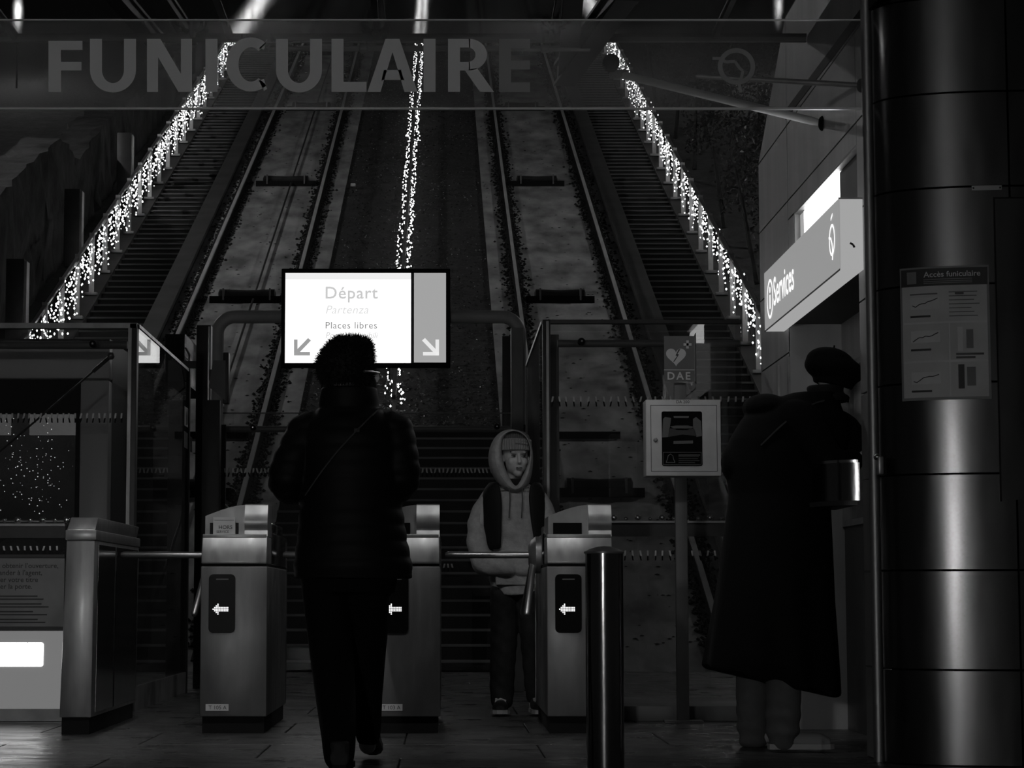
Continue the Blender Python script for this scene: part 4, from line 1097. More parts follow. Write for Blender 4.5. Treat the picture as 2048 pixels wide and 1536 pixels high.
# ---- access poster on the rounded corner
def corner_pt(px, py, off):
    """point on the corner surface seen at a pixel"""
    x = at(px, py, 8.8).x
    for _ in range(12): x = at(px, py, corner_y(x)).x
    p = at(px, py, corner_y(x)); return V((p.x, p.y - off, p.z))
p0, p1 = corner_pt(1799, 532, 0), corner_pt(1983, 798, 0)
pz0, pz1 = p1.z, corner_pt(1983, 530, 0).z
po = thing('access_poster', 'framed paper notice headed Accès funiculaire on the metal corner wall', 'poster', (p0.x, p0.y, pz0))
H = pz1 - pz0; Wp = p1.x - p0.x
def pst(name, u0, u1, v0, v1, off, m): return corner_panel(p0.x + u0 * Wp, p0.x + u1 * Wp, pz0 + v0 * H, pz0 + v1 * H, name, off, M[m], po, 0.0015, 10)
pst('clear_sleeve', 0, 1, 0.0, 1, 0.004, 'grey')
pst('sheet', 0.02, 0.97, 0.02, 0.985, 0.006, 'paper')
pst('header_band', 0.01, 0.98, 0.855, 0.985, 0.008, 'print_dark')
pst('header_logo', 0.07, 0.17, 0.875, 0.965, 0.010, 'grey')
def ptext(t, u, v, size, m, bold=0.0):
    x0, zz0 = p0.x + u * Wp, pz0 + v * H
    return text('lettering', t, size, lambda a, c: V((x0 + a, corner_y(x0 + a) - 0.0115, zz0 + c)), M[m], po, bold=bold)
ptext('Accès funiculaire', 0.25, 0.92, 0.031, 'lightgrey', 0.012)
for v in (0.9, 0.885, 0.872): pst('small_print', 0.25, 0.8, v, v + 0.005, 0.010, 'grey')
for (u0, u1, v0, v1) in ((0.03, 0.96, 0.57, 0.585), (0.03, 0.96, 0.28, 0.295), (0.52, 0.535, 0.03, 0.57)): pst('divider', u0, u1, v0, v1, 0.0095, 'lightgrey')
for k in range(7):
    v = 0.80 - k * 0.03; pst('print_line', 0.53, 0.53 + 0.36 * random.uniform(0.7, 1), v, v + 0.007, 0.009, 'midgrey')
pst('print_line', 0.1, 0.4, 0.79, 0.80, 0.009, 'midgrey'); pst('print_line', 0.6, 0.7, 0.785, 0.80, 0.009, 'dark')
for (u0, v0) in ((0.1, 0.68), (0.1, 0.43), (0.1, 0.12)):
    pst('sketch', u0, u0 + 0.32, v0, v0 + 0.09, 0.009, 'lightgrey')
    b = MB(); pts = []
    for k in range(9):
        u = u0 + 0.02 + 0.28 * k / 8; x = p0.x + u * Wp; pts.append(V((x, corner_y(x) - 0.0115, pz0 + (v0 + 0.02 + 0.05 * k / 8 + random.uniform(-0.012, 0.012)) * H)))
    b.tube(pts, 0.0018, 5); build(b, 'sketch_line', M['print_dark'], po)
    pst('caption', u0, u0 + 0.22, v0 - 0.06, v0 - 0.045, 0.009, 'dark')
pst('pictogram_panel', 0.62, 0.68, 0.36, 0.54, 0.009, 'lightgrey'); pst('pictogram_panel', 0.72, 0.8, 0.38, 0.52, 0.009, 'midgrey')
pst('caption', 0.6, 0.92, 0.33, 0.345, 0.009, 'dark'); pst('caption', 0.6, 0.82, 0.305, 0.32, 0.009, 'dark')
pst('dark_strip', 0.62, 0.69, 0.08, 0.26, 0.009, 'print_dark'); pst('pictogram_panel', 0.72, 0.82, 0.1, 0.24, 0.009, 'midgrey')
ptext('Accès funiculaire', 0.25, 0.92, 0.0001, 'lightgrey') if False else None
# small plate and hatch outline on the wall above the poster
wp = thing('wall_plate', 'thin metal strip plate high on the corner wall above the poster', 'plate', corner_pt(1975, 376, 0.0))
a = corner_pt(1943, 372, 0.0); c = corner_pt(2003, 380, 0.0)
corner_panel(a.x, c.x, c.z, a.z, 'plate', 0.005, M['steel_dull'], wp, 0.004, 8)
for (u, nm) in ((a.x + 0.006, 'screw'), (c.x - 0.006, 'screw')):
    b = MB(); b.lathe((u, corner_y(u) - 0.006, (a.z + c.z) / 2), [(0.003, -0.001), (0.004, 0.001)], 8, 'Y'); build(b, nm, M['black'], wp)
hx = corner_pt(1990, 440, 0).x; hz1 = corner_pt(1990, 398, 0).z; hz0 = corner_pt(1990, 1000, 0).z
ht = thing('wall_hatch', 'service hatch door set in the corner wall at the right edge', 'hatch', (hx, corner_y(hx), hz0))
corner_panel(hx, 2.62, hz0, hz1, 'hatch_door', 0.004, M['corner_panel'], ht, 0.003, 10)
corner_panel(hx - 0.006, hx, hz0 - 0.006, hz1 + 0.006, 'hatch_gap', 0.005, M['black'], ht, 0.003, 3)
corner_panel(hx - 0.006, 2.62, hz1, hz1 + 0.006, 'hatch_gap', 0.005, M['black'], ht, 0.003, 8)

# ---- turnstiles
TW, TD = 0.322, 1.36
def make_turnstile(x_left, y0, label, card=None, number=None, display_px=None):
    """front face at y0, x from x_left; passage on its left"""
    xa, xb = x_left, x_left + TW
    r = thing('turnstile', label, 'turnstile', ((xa + xb) / 2, y0, 0), 'turnstiles in the row')
    build(MB().bb(xa + 0.012, xb - 0.012, y0 + 0.02, y0 + TD - 0.05, 0, 0.085), 'plinth', M['black'], r)
    build(MB().bb(xa, xb, y0, y0 + TD, 0.08, 0.80), 'body', M['steel_body'], r, bevel=0.006)
    build(MB().bb(xa + 0.006, xb - 0.006, y0 + 0.012, y0 + TD - 0.02, 0.80, 0.812), 'groove', M['black'], r)
    build(MB().prism([V((xa + 0.002, y0 + dy, z)) for dy, z in ((-0.006, 0.812), (0.30, 0.812), (0.30, 0.945), (0.034, 0.945), (-0.006, 0.825))], (TW - 0.006, 0, 0)), 'front_head', M['steel'], r, bevel=0.006)
    build(MB().bb(xa + 0.004, xb - 0.008, y0 + 0.03, y0 + 0.10, 0.938, 0.956), 'shelf_lip', M['steel'], r, bevel=0.003)
    build(MB().bb(xa, xb, y0 + 0.30, y0 + TD, 0.812, 0.97), 'top_case', M['steel_side'], r, bevel=0.006)
    # curved cowl panel (arched outline) and chute
    n = 12; pts = [V((xa + 0.012, y0 + 0.07, 0.95)), V((xa + 0.012, y0 + 0.07, 1.045))]
    for k in range(n + 1):
        t = k / n; pts.append(V((xa + 0.012 + (TW - 0.03) * t, y0 + 0.07, 1.045 + 0.056 * math.sin(math.pi / 2 * min(1, t * 1.35)))))
    pts.append(V((xb - 0.018, y0 + 0.07, 0.95)))
    build(MB().prism(pts, (0, 0.42, 0)), 'cowl', M['steel_dull'], r)
    b = MB(); prof = [(0.085, 1.104), (0.066, 1.098), (0.046, 1.06), (0.032, 1.02), (0.036, 0.995), (0.05, 0.975), (0.034, 0.945)]
    vs, fs = [], []
    for (dy, z) in prof: vs += [V((xb - 0.116, y0 + dy, z)), V((xb - 0.004, y0 + dy, z))]
    k0 = len(vs)
    for (dy, z) in prof: vs += [V((xb - 0.116, y0 + 0.30, z)), V((xb - 0.004, y0 + 0.30, z))]
    for i in range(len(prof) - 1):
        fs += [(2 * i, 2 * i + 1, 2 * i + 3, 2 * i + 2), (2 * i, 2 * i + 2, k0 + 2 * i + 2, k0 + 2 * i), (2 * i + 1, k0 + 2 * i + 1, k0 + 2 * i + 3, 2 * i + 3)]
    fs += [(0, k0, k0 + 1, 1)]
    build(b.add(vs, fs), 'ticket_chute', M['steel'], r, smooth=True)
    build(MB().bb(xa + 0.035, xa + 0.175, y0 + 0.064, y0 + 0.07, 0.955, 1.012), 'ticket_slot', M['gloss_black'], r)
    if card:
        cd = build(MB().bb(xa + 0.052, xa + 0.16, y0 + 0.056, y0 + 0.06, 0.955, 1.04), 'notice_card', M['paper'], r)
        text('lettering', card[0], 0.026, lambda u, v: V((xa + 0.078 + u, y0 + 0.055, 0.982 + v)), M['print_dark'], cd)
        text('lettering', card[1], 0.017, lambda u, v: V((xa + 0.068 + u, y0 + 0.055, 0.963 + v)), M['print_dark'], cd)
        build(MB().bb(xa + 0.058, xa + 0.154, y0 + 0.0555, y0 + 0.056, 1.024, 1.026), 'card_line', M['print_dark'], cd)
    dsp = build(MB().prism(rrect(xa + 0.04, xa + 0.168, 0.48, 0.762, 0.022, y0 - 0.001), (0, -0.006, 0)), 'display_panel', M['gloss_black'], r)
    # dotted arrow
    b = MB(); p = 0.0078; ax, az = xa + 0.062, 0.594
    dots = [(-0, 0)]
    for i in range(10):
        if i < 4: hs = range(-i, i + 1)
        else: hs = range(-1, 2)
        for j in hs: dots.append((i, j))
    for (i, j) in dots: b.box((ax + i * p, y0 - 0.008, az + j * p), (p * 0.72, 0.002, p * 0.72))
    build(b, 'led_arrow', M['led'], dsp)
    build(MB().bb(xa + 0.075, xa + 0.135, y0 - 0.0078, y0 - 0.007, 0.735, 0.741), 'faint_print', M['midgrey'], dsp)
    if number:
        pl_ = build(MB().bb(xa + 0.03, xa + 0.14, y0 - 0.003, y0, 0.108, 0.14), 'number_plate', M['lightgrey'], r)
        text('lettering', number, 0.026, lambda u, v: V((xa + 0.044 + u, y0 - 0.0035, 0.115 + v)), M['print_dark'], pl_)
    # right flank: rear case step and edge strips
    build(MB().bb(xa + 0.03, xb - 0.02, y0 + 0.62, y0 + TD - 0.05, 0.97, 1.03), 'rear_hump', M['steel_side'], r, bevel=0.01)
    build(MB().bb(xb - 0.004, xb + 0.004, y0 + TD - 0.06, y0 + TD - 0.04, 0.1, 0.95), 'edge_strip', M['chrome'], r)
    build(MB().bb(xa - 0.004, xa + 0.004, y0 + TD - 0.06, y0 + TD - 0.04, 0.1, 0.95), 'edge_strip', M['chrome'], r)
    # tripod on the left flank
    hc = V((xa, y0 + 0.72, 0.868))
    hub = MB(); hub.lathe((xa - 0.06, hc.y, hc.z), [(0.05, -0.0), (0.075, 0.012), (0.095, 0.035), (0.095, 0.06)], 20, 'X'); h_ = build(hub, 'hub', M['steel_dull'], r, smooth=True)
    for d in (V((-1, 0, 0)), V((-0.12, -0.62, -0.72)), V((-0.12, 0.62, -0.72))):
        d = d.normalized(); s_ = hc + V((-0.03, 0, 0)) + d * 0.03; e_ = s_ + d * (0.43 if d.x < -0.9 else 0.38)
        b = MB(); b.tube([s_, e_ - d * 0.012, e_], [0.017, 0.017, 0.011], 14); build(b, 'arm', M['tube'], h_, smooth=True)
    return r
t1 = make_turnstile(at(400, 1300, 10.91).x, 10.91, 'steel turnstile with an out-of-service card in its slot, left of the row', ('HORS', 'SERVICE'), 'T 105 A')
t2 = make_turnstile(at(747, 1300, 10.91).x, 10.91, 'steel turnstile half hidden behind the person in the puffer jacket', None, 'T 103 A')
t3 = make_turnstile(at(1094, 1300, 10.91).x, 10.91, 'steel turnstile beside the child and behind the bollard', None, None)

# ---- end cabinet of the gate line (left)
ca = on_floor(118, 1469); xa0 = ca.x; y0 = ca.y; xr0 = at(182, 1440, y0).x
ec = thing('gate_cabinet', 'tall brushed steel end cabinet between the access gate and the turnstiles', 'cabinet', ((xa0 + xr0) / 2, y0, 0))
yb_ = 12.4; Hc = at(165, 1080, y0).z; dxT = 0.022
def taper(mb, x0, x1, y0, y1, z0, z1, t):
    vs = [V((x0, y0, z0)), V((x1, y0, z0)), V((x1, y1, z0)), V((x0, y1, z0)), V((x0 + t, y0, z1)), V((x1 + t * 0.3, y0, z1)), V((x1 + t * 0.3, y1, z1)), V((x0 + t, y1, z1))]
    return mb.add(vs, [(0, 3, 2, 1), (4, 5, 6, 7), (0, 1, 5, 4), (1, 2, 6, 5), (2, 3, 7, 6), (3, 0, 4, 7)])
build(MB().bb(xa0 + 0.01, xr0 - 0.01, y0 + 0.01, yb_ - 0.05, 0, 0.085), 'plinth', M['black'], ec)
build(taper(MB(), xa0, xr0, y0, yb_, 0.08, Hc, dxT), 'body', M['steel'], ec, bevel=0.005)
build(taper(MB(), xr0 + 0.001, xr0 + 0.006, y0 + 0.10, y0 + 0.66, 0.1, Hc - 0.02, 0.01), 'side_panel', M['steel_side'], ec)
build(taper(MB(), xr0 + 0.001, xr0 + 0.006, y0 + 0.70, yb_ - 0.06, 0.1, Hc - 0.02, 0.01), 'side_panel', M['steel_side'], ec)
zc1, zc2 = at(165, 1060, y0).z, at(165, 1034, y0).z
build(MB().bb(xa0 + dxT - 0.006, xr0 + 0.014, y0 - 0.006, yb_, Hc, zc1), 'cap', M['steel'], ec, bevel=0.004)
b = MB(); b.prism([V((xa0 + dxT, y0, zc1)), V((xr0 + 0.008, y0, zc1)), V((xr0 + 0.012, y0 + 0.06, zc2)), V((xa0 + dxT + 0.01, y0 + 0.06, zc2))], (0, yb_ - y0 - 0.1, 0)); build(b, 'lid', M['steel'], ec, bevel=0.004)

# ---- access gate with notice (far left)
YA = 11.8
gx0, gx1 = at(-330, 1300, YA).x, at(126, 1300, YA).x
ag = thing('access_gate', 'left access gate with printed notice, lit window and a rail of steel balls', 'gate', ((gx0 + gx1) / 2, YA, 0))
def gz(py): return at(60, py, YA).z
build(MB().bb(gx0, gx1, YA, YA + 0.05, gz(1442), gz(1418)), 'bottom_rail', M['steel_dull'], ag)
build(MB().bb(gx0, gx1, YA - 0.01, YA + 0.05, gz(1447), gz(1443)), 'sill_edge', M['chrome'], ag)
kp = build(MB().bb(gx0, gx1, YA + 0.01, YA + 0.04, gz(1418), gz(1262)), 'kick_panel', emit('painted_glow_panel', 1.0, 0.16), ag)  # even emission painted on the panel to stand for glow around the lit window
a, c = at(-200, 1285, YA), at(86, 1333, YA)
build(MB().prism(rrect(a.x, c.x, c.z, a.z, 0.012, YA + 0.008), (0, -0.004, 0)), 'lit_window', M['lightbox'], ag)
b = MB(); b.beam(at(54, 1284, YA + 0.002), at(84, 1311, YA + 0.002), 0.002, 0.002); build(b, 'scratch', M['midgrey'], ag)
build(MB().bb(gx0, gx1, YA, YA + 0.045, gz(1260), gz(1254)), 'lower_divider', M['dark'], ag)
nb = build(MB().bb(gx0, gx1, YA + 0.005, YA + 0.03, gz(1253), gz(1116)), 'notice_board', M['grey'], ag)
build(MB().bb(gx0, gx1, YA, YA + 0.045, gz(1115), gz(1109)), 'upper_divider', M['dark'], ag)
build(MB().bb(gx0, gx1, YA + 0.015, YA + 0.027, gz(1109), gz(1076)), 'glass_strip', M['glass'], ag)
build(MB().bb(gx0, gx1, YA, YA + 0.045, gz(1076), gz(1052)), 'top_rail', M['dark'], ag)
build(MB().bb(gx0, gx1, YA - 0.005, YA + 0.05, gz(1052), gz(1047)), 'ball_rail', M['steel_dull'], ag)
b = MB(); b.tube([V((gx0, YA + 0.02, gz(1042))), V((gx1, YA + 0.02, gz(1042)))], 0.006, 8); build(b, 'thin_bar', M['chrome'], ag, smooth=True)
for k, px in enumerate((-16, 9, 35, 60, 85, 110, 133)):
    r_ = 0.02 if k % 2 == 0 else 0.013
    b = MB(); b.ball(at(px, 1041, YA + 0.015), r_, 14, 10); build(b, 'steel_ball', M['chrome'], ag, smooth=True)
dashes(ag, 8, 118, 1100, YA + 0.012, 13, 16)
for (t, px, py) in (('obtenir l\u2019ouverture,', 4, 1136), ('ander \u00e0 l\u2019agent,', -2, 1150), ('er votre titre', 0, 1164), ('er la porte.', 0, 1177.5)):
    text('lettering', t, 0.037, flat_y(px, py, YA + 0.004), M['print_dark'], nb, bold=0.008)
for k in range(8):
    yy = 1191 + (k // 2) * 15.5 + (k % 2) * 6
    a, c = at(-2, yy, YA + 0.004), at(80 + random.uniform(-25, 12) * (1 if k % 2 == 0 else 1.6), yy + 2.6, YA + 0.004)
    build(MB().bb(a.x, c.x, YA + 0.003, YA + 0.0045, c.z, a.z), 'small_print', M['dark'], nb)

# ---- bollard
bp = on_floor(1211, 1541)
bo = thing('bollard', 'brushed steel cylinder bollard in front of the third turnstile', 'bollard', bp)
r_ = 0.072; zt3 = at(1211, 1104, bp.y).z
b = MB(); b.lathe(bp, [(r_, 0.0), (r_, zt3 - 0.005)], 40); build(b, 'tube', M['steel_side'], bo, smooth=True)
b = MB(); b.lathe(bp, [(r_ + 0.004, zt3 - 0.006), (r_ + 0.005, zt3 + 0.001), (r_ * 0.75, zt3 + 0.012), (r_ * 0.35, zt3 + 0.02), (0.005, zt3 + 0.022)], 40); build(b, 'domed_cap', M['steel'], bo, smooth=True)
b = MB(); b.lathe(bp, [(r_ + 0.012, 0), (r_ + 0.012, 0.01), (r_, 0.012)], 32); build(b, 'base_ring', M['steel_dull'], bo)

# ================================================================ PEOPLE
def stack(mb, rows, n=32):
    """horizontal elliptical rings (cx, cy, z, rx, ry[, tilt]) joined into a closed form"""
    vs, fs = [], []
    for q in rows:
        cx, cy, z, rx, ry = q[:5]; tilt = q[5] if len(q) > 5 else 0.0
        for k in range(n):
            a = 2 * math.pi * k / n
            vs.append(V((cx + rx * math.cos(a), cy + ry * math.sin(a), z + tilt * math.cos(a))))
    for i in range(len(rows) - 1):
        for k in range(n): fs.append((i * n + k, i * n + (k + 1) % n, (i + 1) * n + (k + 1) % n, (i + 1) * n + k))
    fs.append(tuple(reversed(range(n)))); fs.append(tuple(range((len(rows) - 1) * n, len(rows) * n)))
    return mb.add(vs, fs)
def limb(mb, pts, rs, n=18):
    """tapering limb with rounded ends, resampled along a smooth path"""
    P, Rr = [V(p) for p in pts], list(rs); out, orr = [], []
    for i in range(len(P) - 1):
        p0, p1, p2, p3 = P[max(i - 1, 0)], P[i], P[i + 1], P[min(i + 2, len(P) - 1)]
        for k in range(6):
            t = k / 6
            out.append(0.5 * ((2 * p1) + (p2 - p0) * t + (2 * p0 - 5 * p1 + 4 * p2 - p3) * t * t + (3 * p1 - p0 - 3 * p2 + p3) * t ** 3)); orr.append(Rr[i] * (1 - t) + Rr[i + 1] * t)
    out.append(P[-1]); orr.append(Rr[-1])
    mb.tube(out, orr, n); mb.ball(P[0], Rr[0], 14, 10); mb.ball(P[-1], Rr[-1], 14, 10)
    return mb
def skin(mb, name, material, parent=None, voxel=0.008, smooth=5, fn=None, loc=None):
    """fuses overlapping closed forms into one continuous surface"""
    off = origin_of(parent) if parent is not None else V((0, 0, 0))
    o_loc = V(loc) if loc is not None else V((0, 0, 0))
    me = mesh_from(name, [p - off - o_loc for p in mb.v], mb.f)
    bm = bmesh.new(); bm.from_mesh(me); bmesh.ops.recalc_face_normals(bm, faces=bm.faces); bm.to_mesh(me); bm.free()
    o = link(name, me, material, parent); o.location = o_loc
    m = o.modifiers.new('fuse', 'REMESH'); m.mode = 'VOXEL'; m.voxel_size = voxel
    if smooth:
        m2 = o.modifiers.new('soft', 'SMOOTH'); m2.factor = 0.5; m2.iterations = smooth
    dg = bpy.context.evaluated_depsgraph_get(); dg.update()
    new = bpy.data.meshes.new_from_object(o.evaluated_get(dg)); o.modifiers.clear(); o.data = new; new.name = name
    new.materials.clear(); new.materials.append(material)
    if fn:
        nr = [v.normal.copy() for v in new.vertices]
        for v, q in zip(new.vertices, nr): v.co += q * fn(v.co + off + o_loc, q)
    for p in new.polygons: p.use_smooth = True
    new.update()
    return o
def hand(mb, wrist, d, up, size=0.17, curl=0.5, side=1):
    """palm, four unequal bent fingers and a thumb leaving the side of the palm"""
    d = V(d).normalized(); up = V(up); up = (up - d * up.dot(d)).normalized(); s = d.cross(up) * side; k = size / 0.18
    w_ = V(wrist); pc = w_ + d * 0.05 * k
    for j in (-1.5, -0.5, 0.5, 1.5):
        mb.tube([w_ + s * j * 0.012 * k, pc + s * j * 0.017 * k, pc + d * 0.045 * k + s * j * 0.019 * k], [0.014 * k, 0.016 * k, 0.012 * k], 8)
    for j, L in zip((-1.5, -0.5, 0.5, 1.5), (0.066, 0.078, 0.072, 0.055)):
        p = pc + d * 0.042 * k + s * j * 0.0195 * k; a = 0.0; pts = [p]
        for f in (0.45, 0.32, 0.23):
            a += curl * 0.75; p = p + (d * math.cos(a) - up * math.sin(a)) * L * f * k; pts.append(p)
        mb.tube(pts, [0.0092 * k, 0.0088 * k, 0.008 * k, 0.006 * k], 8)
    t0 = w_ + d * 0.025 * k - s * 0.028 * k
    mb.tube([t0, t0 + d * 0.03 * k - s * 0.022 * k, t0 + d * 0.055 * k - s * 0.026 * k - up * 0.012 * k, t0 + d * 0.075 * k - s * 0.02 * k - up * 0.022 * k], [0.013 * k, 0.011 * k, 0.0095 * k, 0.007 * k], 8)
def head_form(mb, c, fwd, k=1.0):
    """skull, jaw, nose, lips, brow, ears and neck root, looking along fwd (horizontal)"""
    f = V(fwd).normalized(); s = V((0, 0, 1)).cross(f); c = V(c)
    def P(a, b, h): return c + f * a * k + s * b * k + V((0, 0, h * k))
    mb.ball(P(-0.012, 0, 0.03), 0.088 * k, 20, 14, (0.88 + 0.12 * abs(f.x), 0.88 + 0.12 * abs(f.y), 1.0))
    mb.ball(P(0.02, 0, -0.03), 0.066 * k, 18, 12, (1, 1, 1.12))
    mb.ball(P(0.052, 0, -0.088), 0.028 * k, 12, 8)
    for b in (-1, 1):
        mb.ball(P(0.052, b * 0.032, -0.022), 0.03 * k, 12, 8)
        mb.ball(P(0.066, b * 0.03, 0.034), 0.020 * k, 10, 8, (1, 1, 0.6))
        mb.ball(P(-0.01, b * 0.08, -0.005), 0.024 * k, 10, 8, (0.6, 0.6, 1.2))
        mb.ball(P(0.083, b * 0.010, -0.032), 0.008 * k, 8, 6)
    mb.tube([P(0.078, 0, 0.025), P(0.092, 0, -0.008), P(0.103, 0, -0.027), P(0.085, 0, -0.036)], [0.010 * k, 0.011 * k, 0.0125 * k, 0.009 * k], 10)
    mb.ball(P(0.0785, 0, -0.058), 0.016 * k, 12, 8, (0.8, 1.0, 0.38))
    mb.ball(P(0.0755, 0, -0.069), 0.014 * k, 12, 8, (0.8, 1.0, 0.45))
    mb.ball(P(0.05, 0, 0.06), 0.05 * k, 14, 10)
    mb.tube([P(-0.02, 0, -0.05), P(-0.03, 0, -0.17)], [0.052 * k, 0.054 * k], 16)
    return P
def ribbon(mb, pts, wd, th, nrm):
    for a, c in zip(pts, pts[1:]): mb.beam(a, c + (c - a) * 0.08, wd, th, V(nrm))
    return mb
def shoe(mb, heel, d, L=0.28, wd=0.05, hgt=0.08, pitch=0.0):
    d = V(d).normalized(); s = d.cross(V((0, 0, 1))); h = V(heel)
    dd = (d * math.cos(pitch) - V((0, 0, 1)) * math.sin(pitch)); uu = s.cross(dd)
    def P(a, z): return h + dd * a * L + uu * z
    mb.tube([P(0.05, hgt * 0.55), P(0.25, hgt * 0.5), P(0.55, hgt * 0.42), P(0.8, hgt * 0.36), P(0.97, hgt * 0.3)], [wd * 0.72, wd * 0.8, wd * 0.85, wd * 0.9, wd * 0.5], 14)
    mb.tube([P(0.16, hgt * 0.6), P(0.14, hgt * 1.25)], [wd * 0.75, wd * 0.72], 12)
    return P
def sole_of(P, wd, parent, material, L):
    b = MB(); top, bot = [], []
    pr_ = [(0.0, 0.5), (0.08, 0.8), (0.3, 0.78), (0.55, 0.9), (0.8, 1.0), (0.95, 0.75), (1.03, 0.3)]
    s = (P(0.5, 0) - P(0, 0)).normalized().cross(P(0, 1) - P(0, 0)).normalized()
    ol = [P(a, 0) + s * wd * q for a, q in pr_] + [P(a, 0) - s * wd * q for a, q in reversed(pr_)]
    b.prism(ol, (P(0, 1) - P(0, 0)) * 0.022); return build(b, 'sole', material, parent)

def lens_mat():
    m, nt, b_ = _mat('spectacle_glass_lens'); nt.nodes.remove(b_)
    t = nt.nodes.new('ShaderNodeBsdfTranslucent'); t.inputs[0].default_value = (0.95, 0.95, 0.95, 1)
    nt.links.new(t.outputs[0], nt.nodes['Material Output'].inputs[0]); return m
# ---- person in the puffer jacket and fur hat, seen from behind, walking
Ym = 8.76
A = lambda px, py, Y=Ym: at(px, py, Y)
ft = on_floor(680, 1543)
def px_w(npx, Y=Ym): return npx * Y / F_PX
mb = MB()
P = head_form(mb, A(694, 752), (0.42, 1, 0), 1.0)
limb(mb, [A(694, 800), A(698, 860)], [0.055, 0.075]); stack(mb, [(A(700, 1150).x, Ym, A(700, 1150).z, 0.15, 0.10), (A(700, 1020).x, Ym, A(700, 1020).z, 0.135, 0.09), (A(700, 900).x, Ym, A(700, 900).z, 0.15, 0.09), (A(699, 855).x, Ym, A(699, 855).z, 0.13, 0.07), (A(699, 838).x, Ym, A(699, 838).z, 0.06, 0.05)])
LA = [A(612, 870), A(574, 966, 8.74), A(640, 975, 9.02)]; RA = [A(788, 870), A(801, 962, 8.76), A(762, 975, 9.04)]
for a in (LA, RA): limb(mb, a, [0.045, 0.038, 0.028])
hand(mb, LA[2], (0.5, 0.8, 0.2), (0, -0.3, 1), 0.17, 0.8, 1); hand(mb, RA[2], (-0.5, 0.8, 0.2), (0, -0.3, 1), 0.17, 0.8, -1)
LG = [A(662, 1165, 8.76), A(666, 1320, 8.74), A(677, 1470, 8.52), A(678, 1520, 8.46)]; RG = [A(734, 1165, 8.78), A(734, 1320, 8.98), A(735, 1460, 9.02), A(735, 1490, 9.04)]
for g in (LG, RG): limb(mb, g, [0.08, 0.055, 0.036, 0.035])
mb.ball(LG[3] + V((0, 0.06, -0.03)), 0.04, 12, 8, (0.8, 1.8, 0.7)); mb.ball(RG[3] + V((0, 0.06, -0.01)), 0.04, 12, 8, (0.8, 1.8, 0.7))
pa = skin(mb, 'person', M['skin'], None, 0.006, 3, loc=(ft.x, Ym, 0))
tag(pa, 'person in black puffer jacket and fur hat walking away toward the turnstiles', 'person')
# jacket
mb = MB(); rows = []
JR = [(1156, 706, 117, 0.165), (1130, 706, 117, 0.17), (1080, 704, 109, 0.165), (1010, 702, 101, 0.155), (950, 702, 104, 0.155), (900, 701, 106, 0.15), (862, 700, 98, 0.14), (838, 699, 82, 0.12), (818, 698, 62, 0.10), (795, 698, 60, 0.10), (775, 698, 56, 0.10)]
for (py, cx, hw, ry) in JR: p = A(cx, py); rows.append((p.x, Ym, p.z, px_w(hw), ry))
stack(mb, rows, 40)
limb(mb, [A(618, 862), LA[0], LA[1], LA[2]], [0.075, 0.080, 0.072, 0.05]); limb(mb, [A(782, 862), RA[0], RA[1], RA[2]], [0.075, 0.080, 0.072, 0.05])
jk = skin(mb, 'puffer_jacket', M['puffer'], pa, 0.008, 4, fn=lambda c, n: 0.0045 * abs(math.sin(c.z * math.pi / 0.062)) if c.z < A(700, 820).z else 0.0)
# jacket hem band, hood rim
b = MB(); p = A(706, 1150); stack(b, [(p.x, Ym, p.z - 0.012, px_w(116), 0.165), (p.x, Ym, p.z + 0.012, px_w(118), 0.172)], 40); build(b, 'hem_band', M['puffer'], jk, smooth=True)
tro = MB(); p = A(698, 1160); stack(tro, [(p.x, 8.77, p.z + 0.04, px_w(98), 0.13), (p.x, 8.77, p.z - 0.05, px_w(94), 0.13)])
limb(tro, [A(653, 1175), A(661, 1280, 8.76), A(671, 1390, 8.66), A(677, 1470, 8.53), A(678, 1512, 8.47)], [0.098, 0.088, 0.078, 0.066, 0.058])
limb(tro, [A(736, 1175), A(733, 1280, 8.88), A(735, 1390, 8.99), A(736, 1470, 9.03)], [0.088, 0.082, 0.06, 0.05])
skin(tro, 'trousers', M['trouser_black'], pa, 0.008, 4)
sb = MB(); PL = shoe(sb, V((A(679, 1530, 8.42).x, 8.40, 0.012)), (0, 1, 0), 0.29, 0.05, 0.085); so = skin(sb, 'shoe', M['shoe_dark'], pa, 0.006, 3); sole_of(PL, 0.05, so, M['black'], 0.29)
sb = MB(); PR = shoe(sb, V((A(735, 1485, 8.98).x, 8.98, 0.13)), (0.05, 1, 0), 0.28, 0.046, 0.08, 0.42); so = skin(sb, 'shoe', M['shoe_dark'], pa, 0.006, 3); sole_of(PR, 0.046, so, M['grey'], 0.28)
# hat with fur
mb = MB(); rows = []
for (py, cx, hw) in ((768, 695, 46), (748, 690, 54), (722, 690, 56), (700, 697, 48), (685, 701, 40), (676, 702, 26)): p = A(cx, py); rows.append((p.x, Ym, p.z, px_w(hw), px_w(hw) * 1.1))
stack(mb, rows)
hat = skin(mb, 'fur_hat', M['fur'], pa, 0.007, 4)
vs = [v.co.copy() for v in hat.data.vertices]; ns = [v.normal.copy() for v in hat.data.vertices]
fb = MB(); off = origin_of(hat)
for i in range(5200):
    k = random.randrange(len(vs)); n = (ns[k] + V((random.uniform(-0.6, 0.6), random.uniform(-0.6, 0.6), random.uniform(-0.7, 0.5)))).normalized()
    c = vs[k] + off; u = n.orthogonal().normalized() * 0.0022; v = n.cross(u)
    L = random.uniform(0.008, 0.026)
    fb.add([c + u, c - u * 0.5 + v * 0.8, c - u * 0.5 - v * 0.8, c + n * L], [(0, 1, 3), (1, 2, 3), (2, 0, 3)])
build(fb, 'fur', M['fur'], hat)['kind'] = 'stuff'
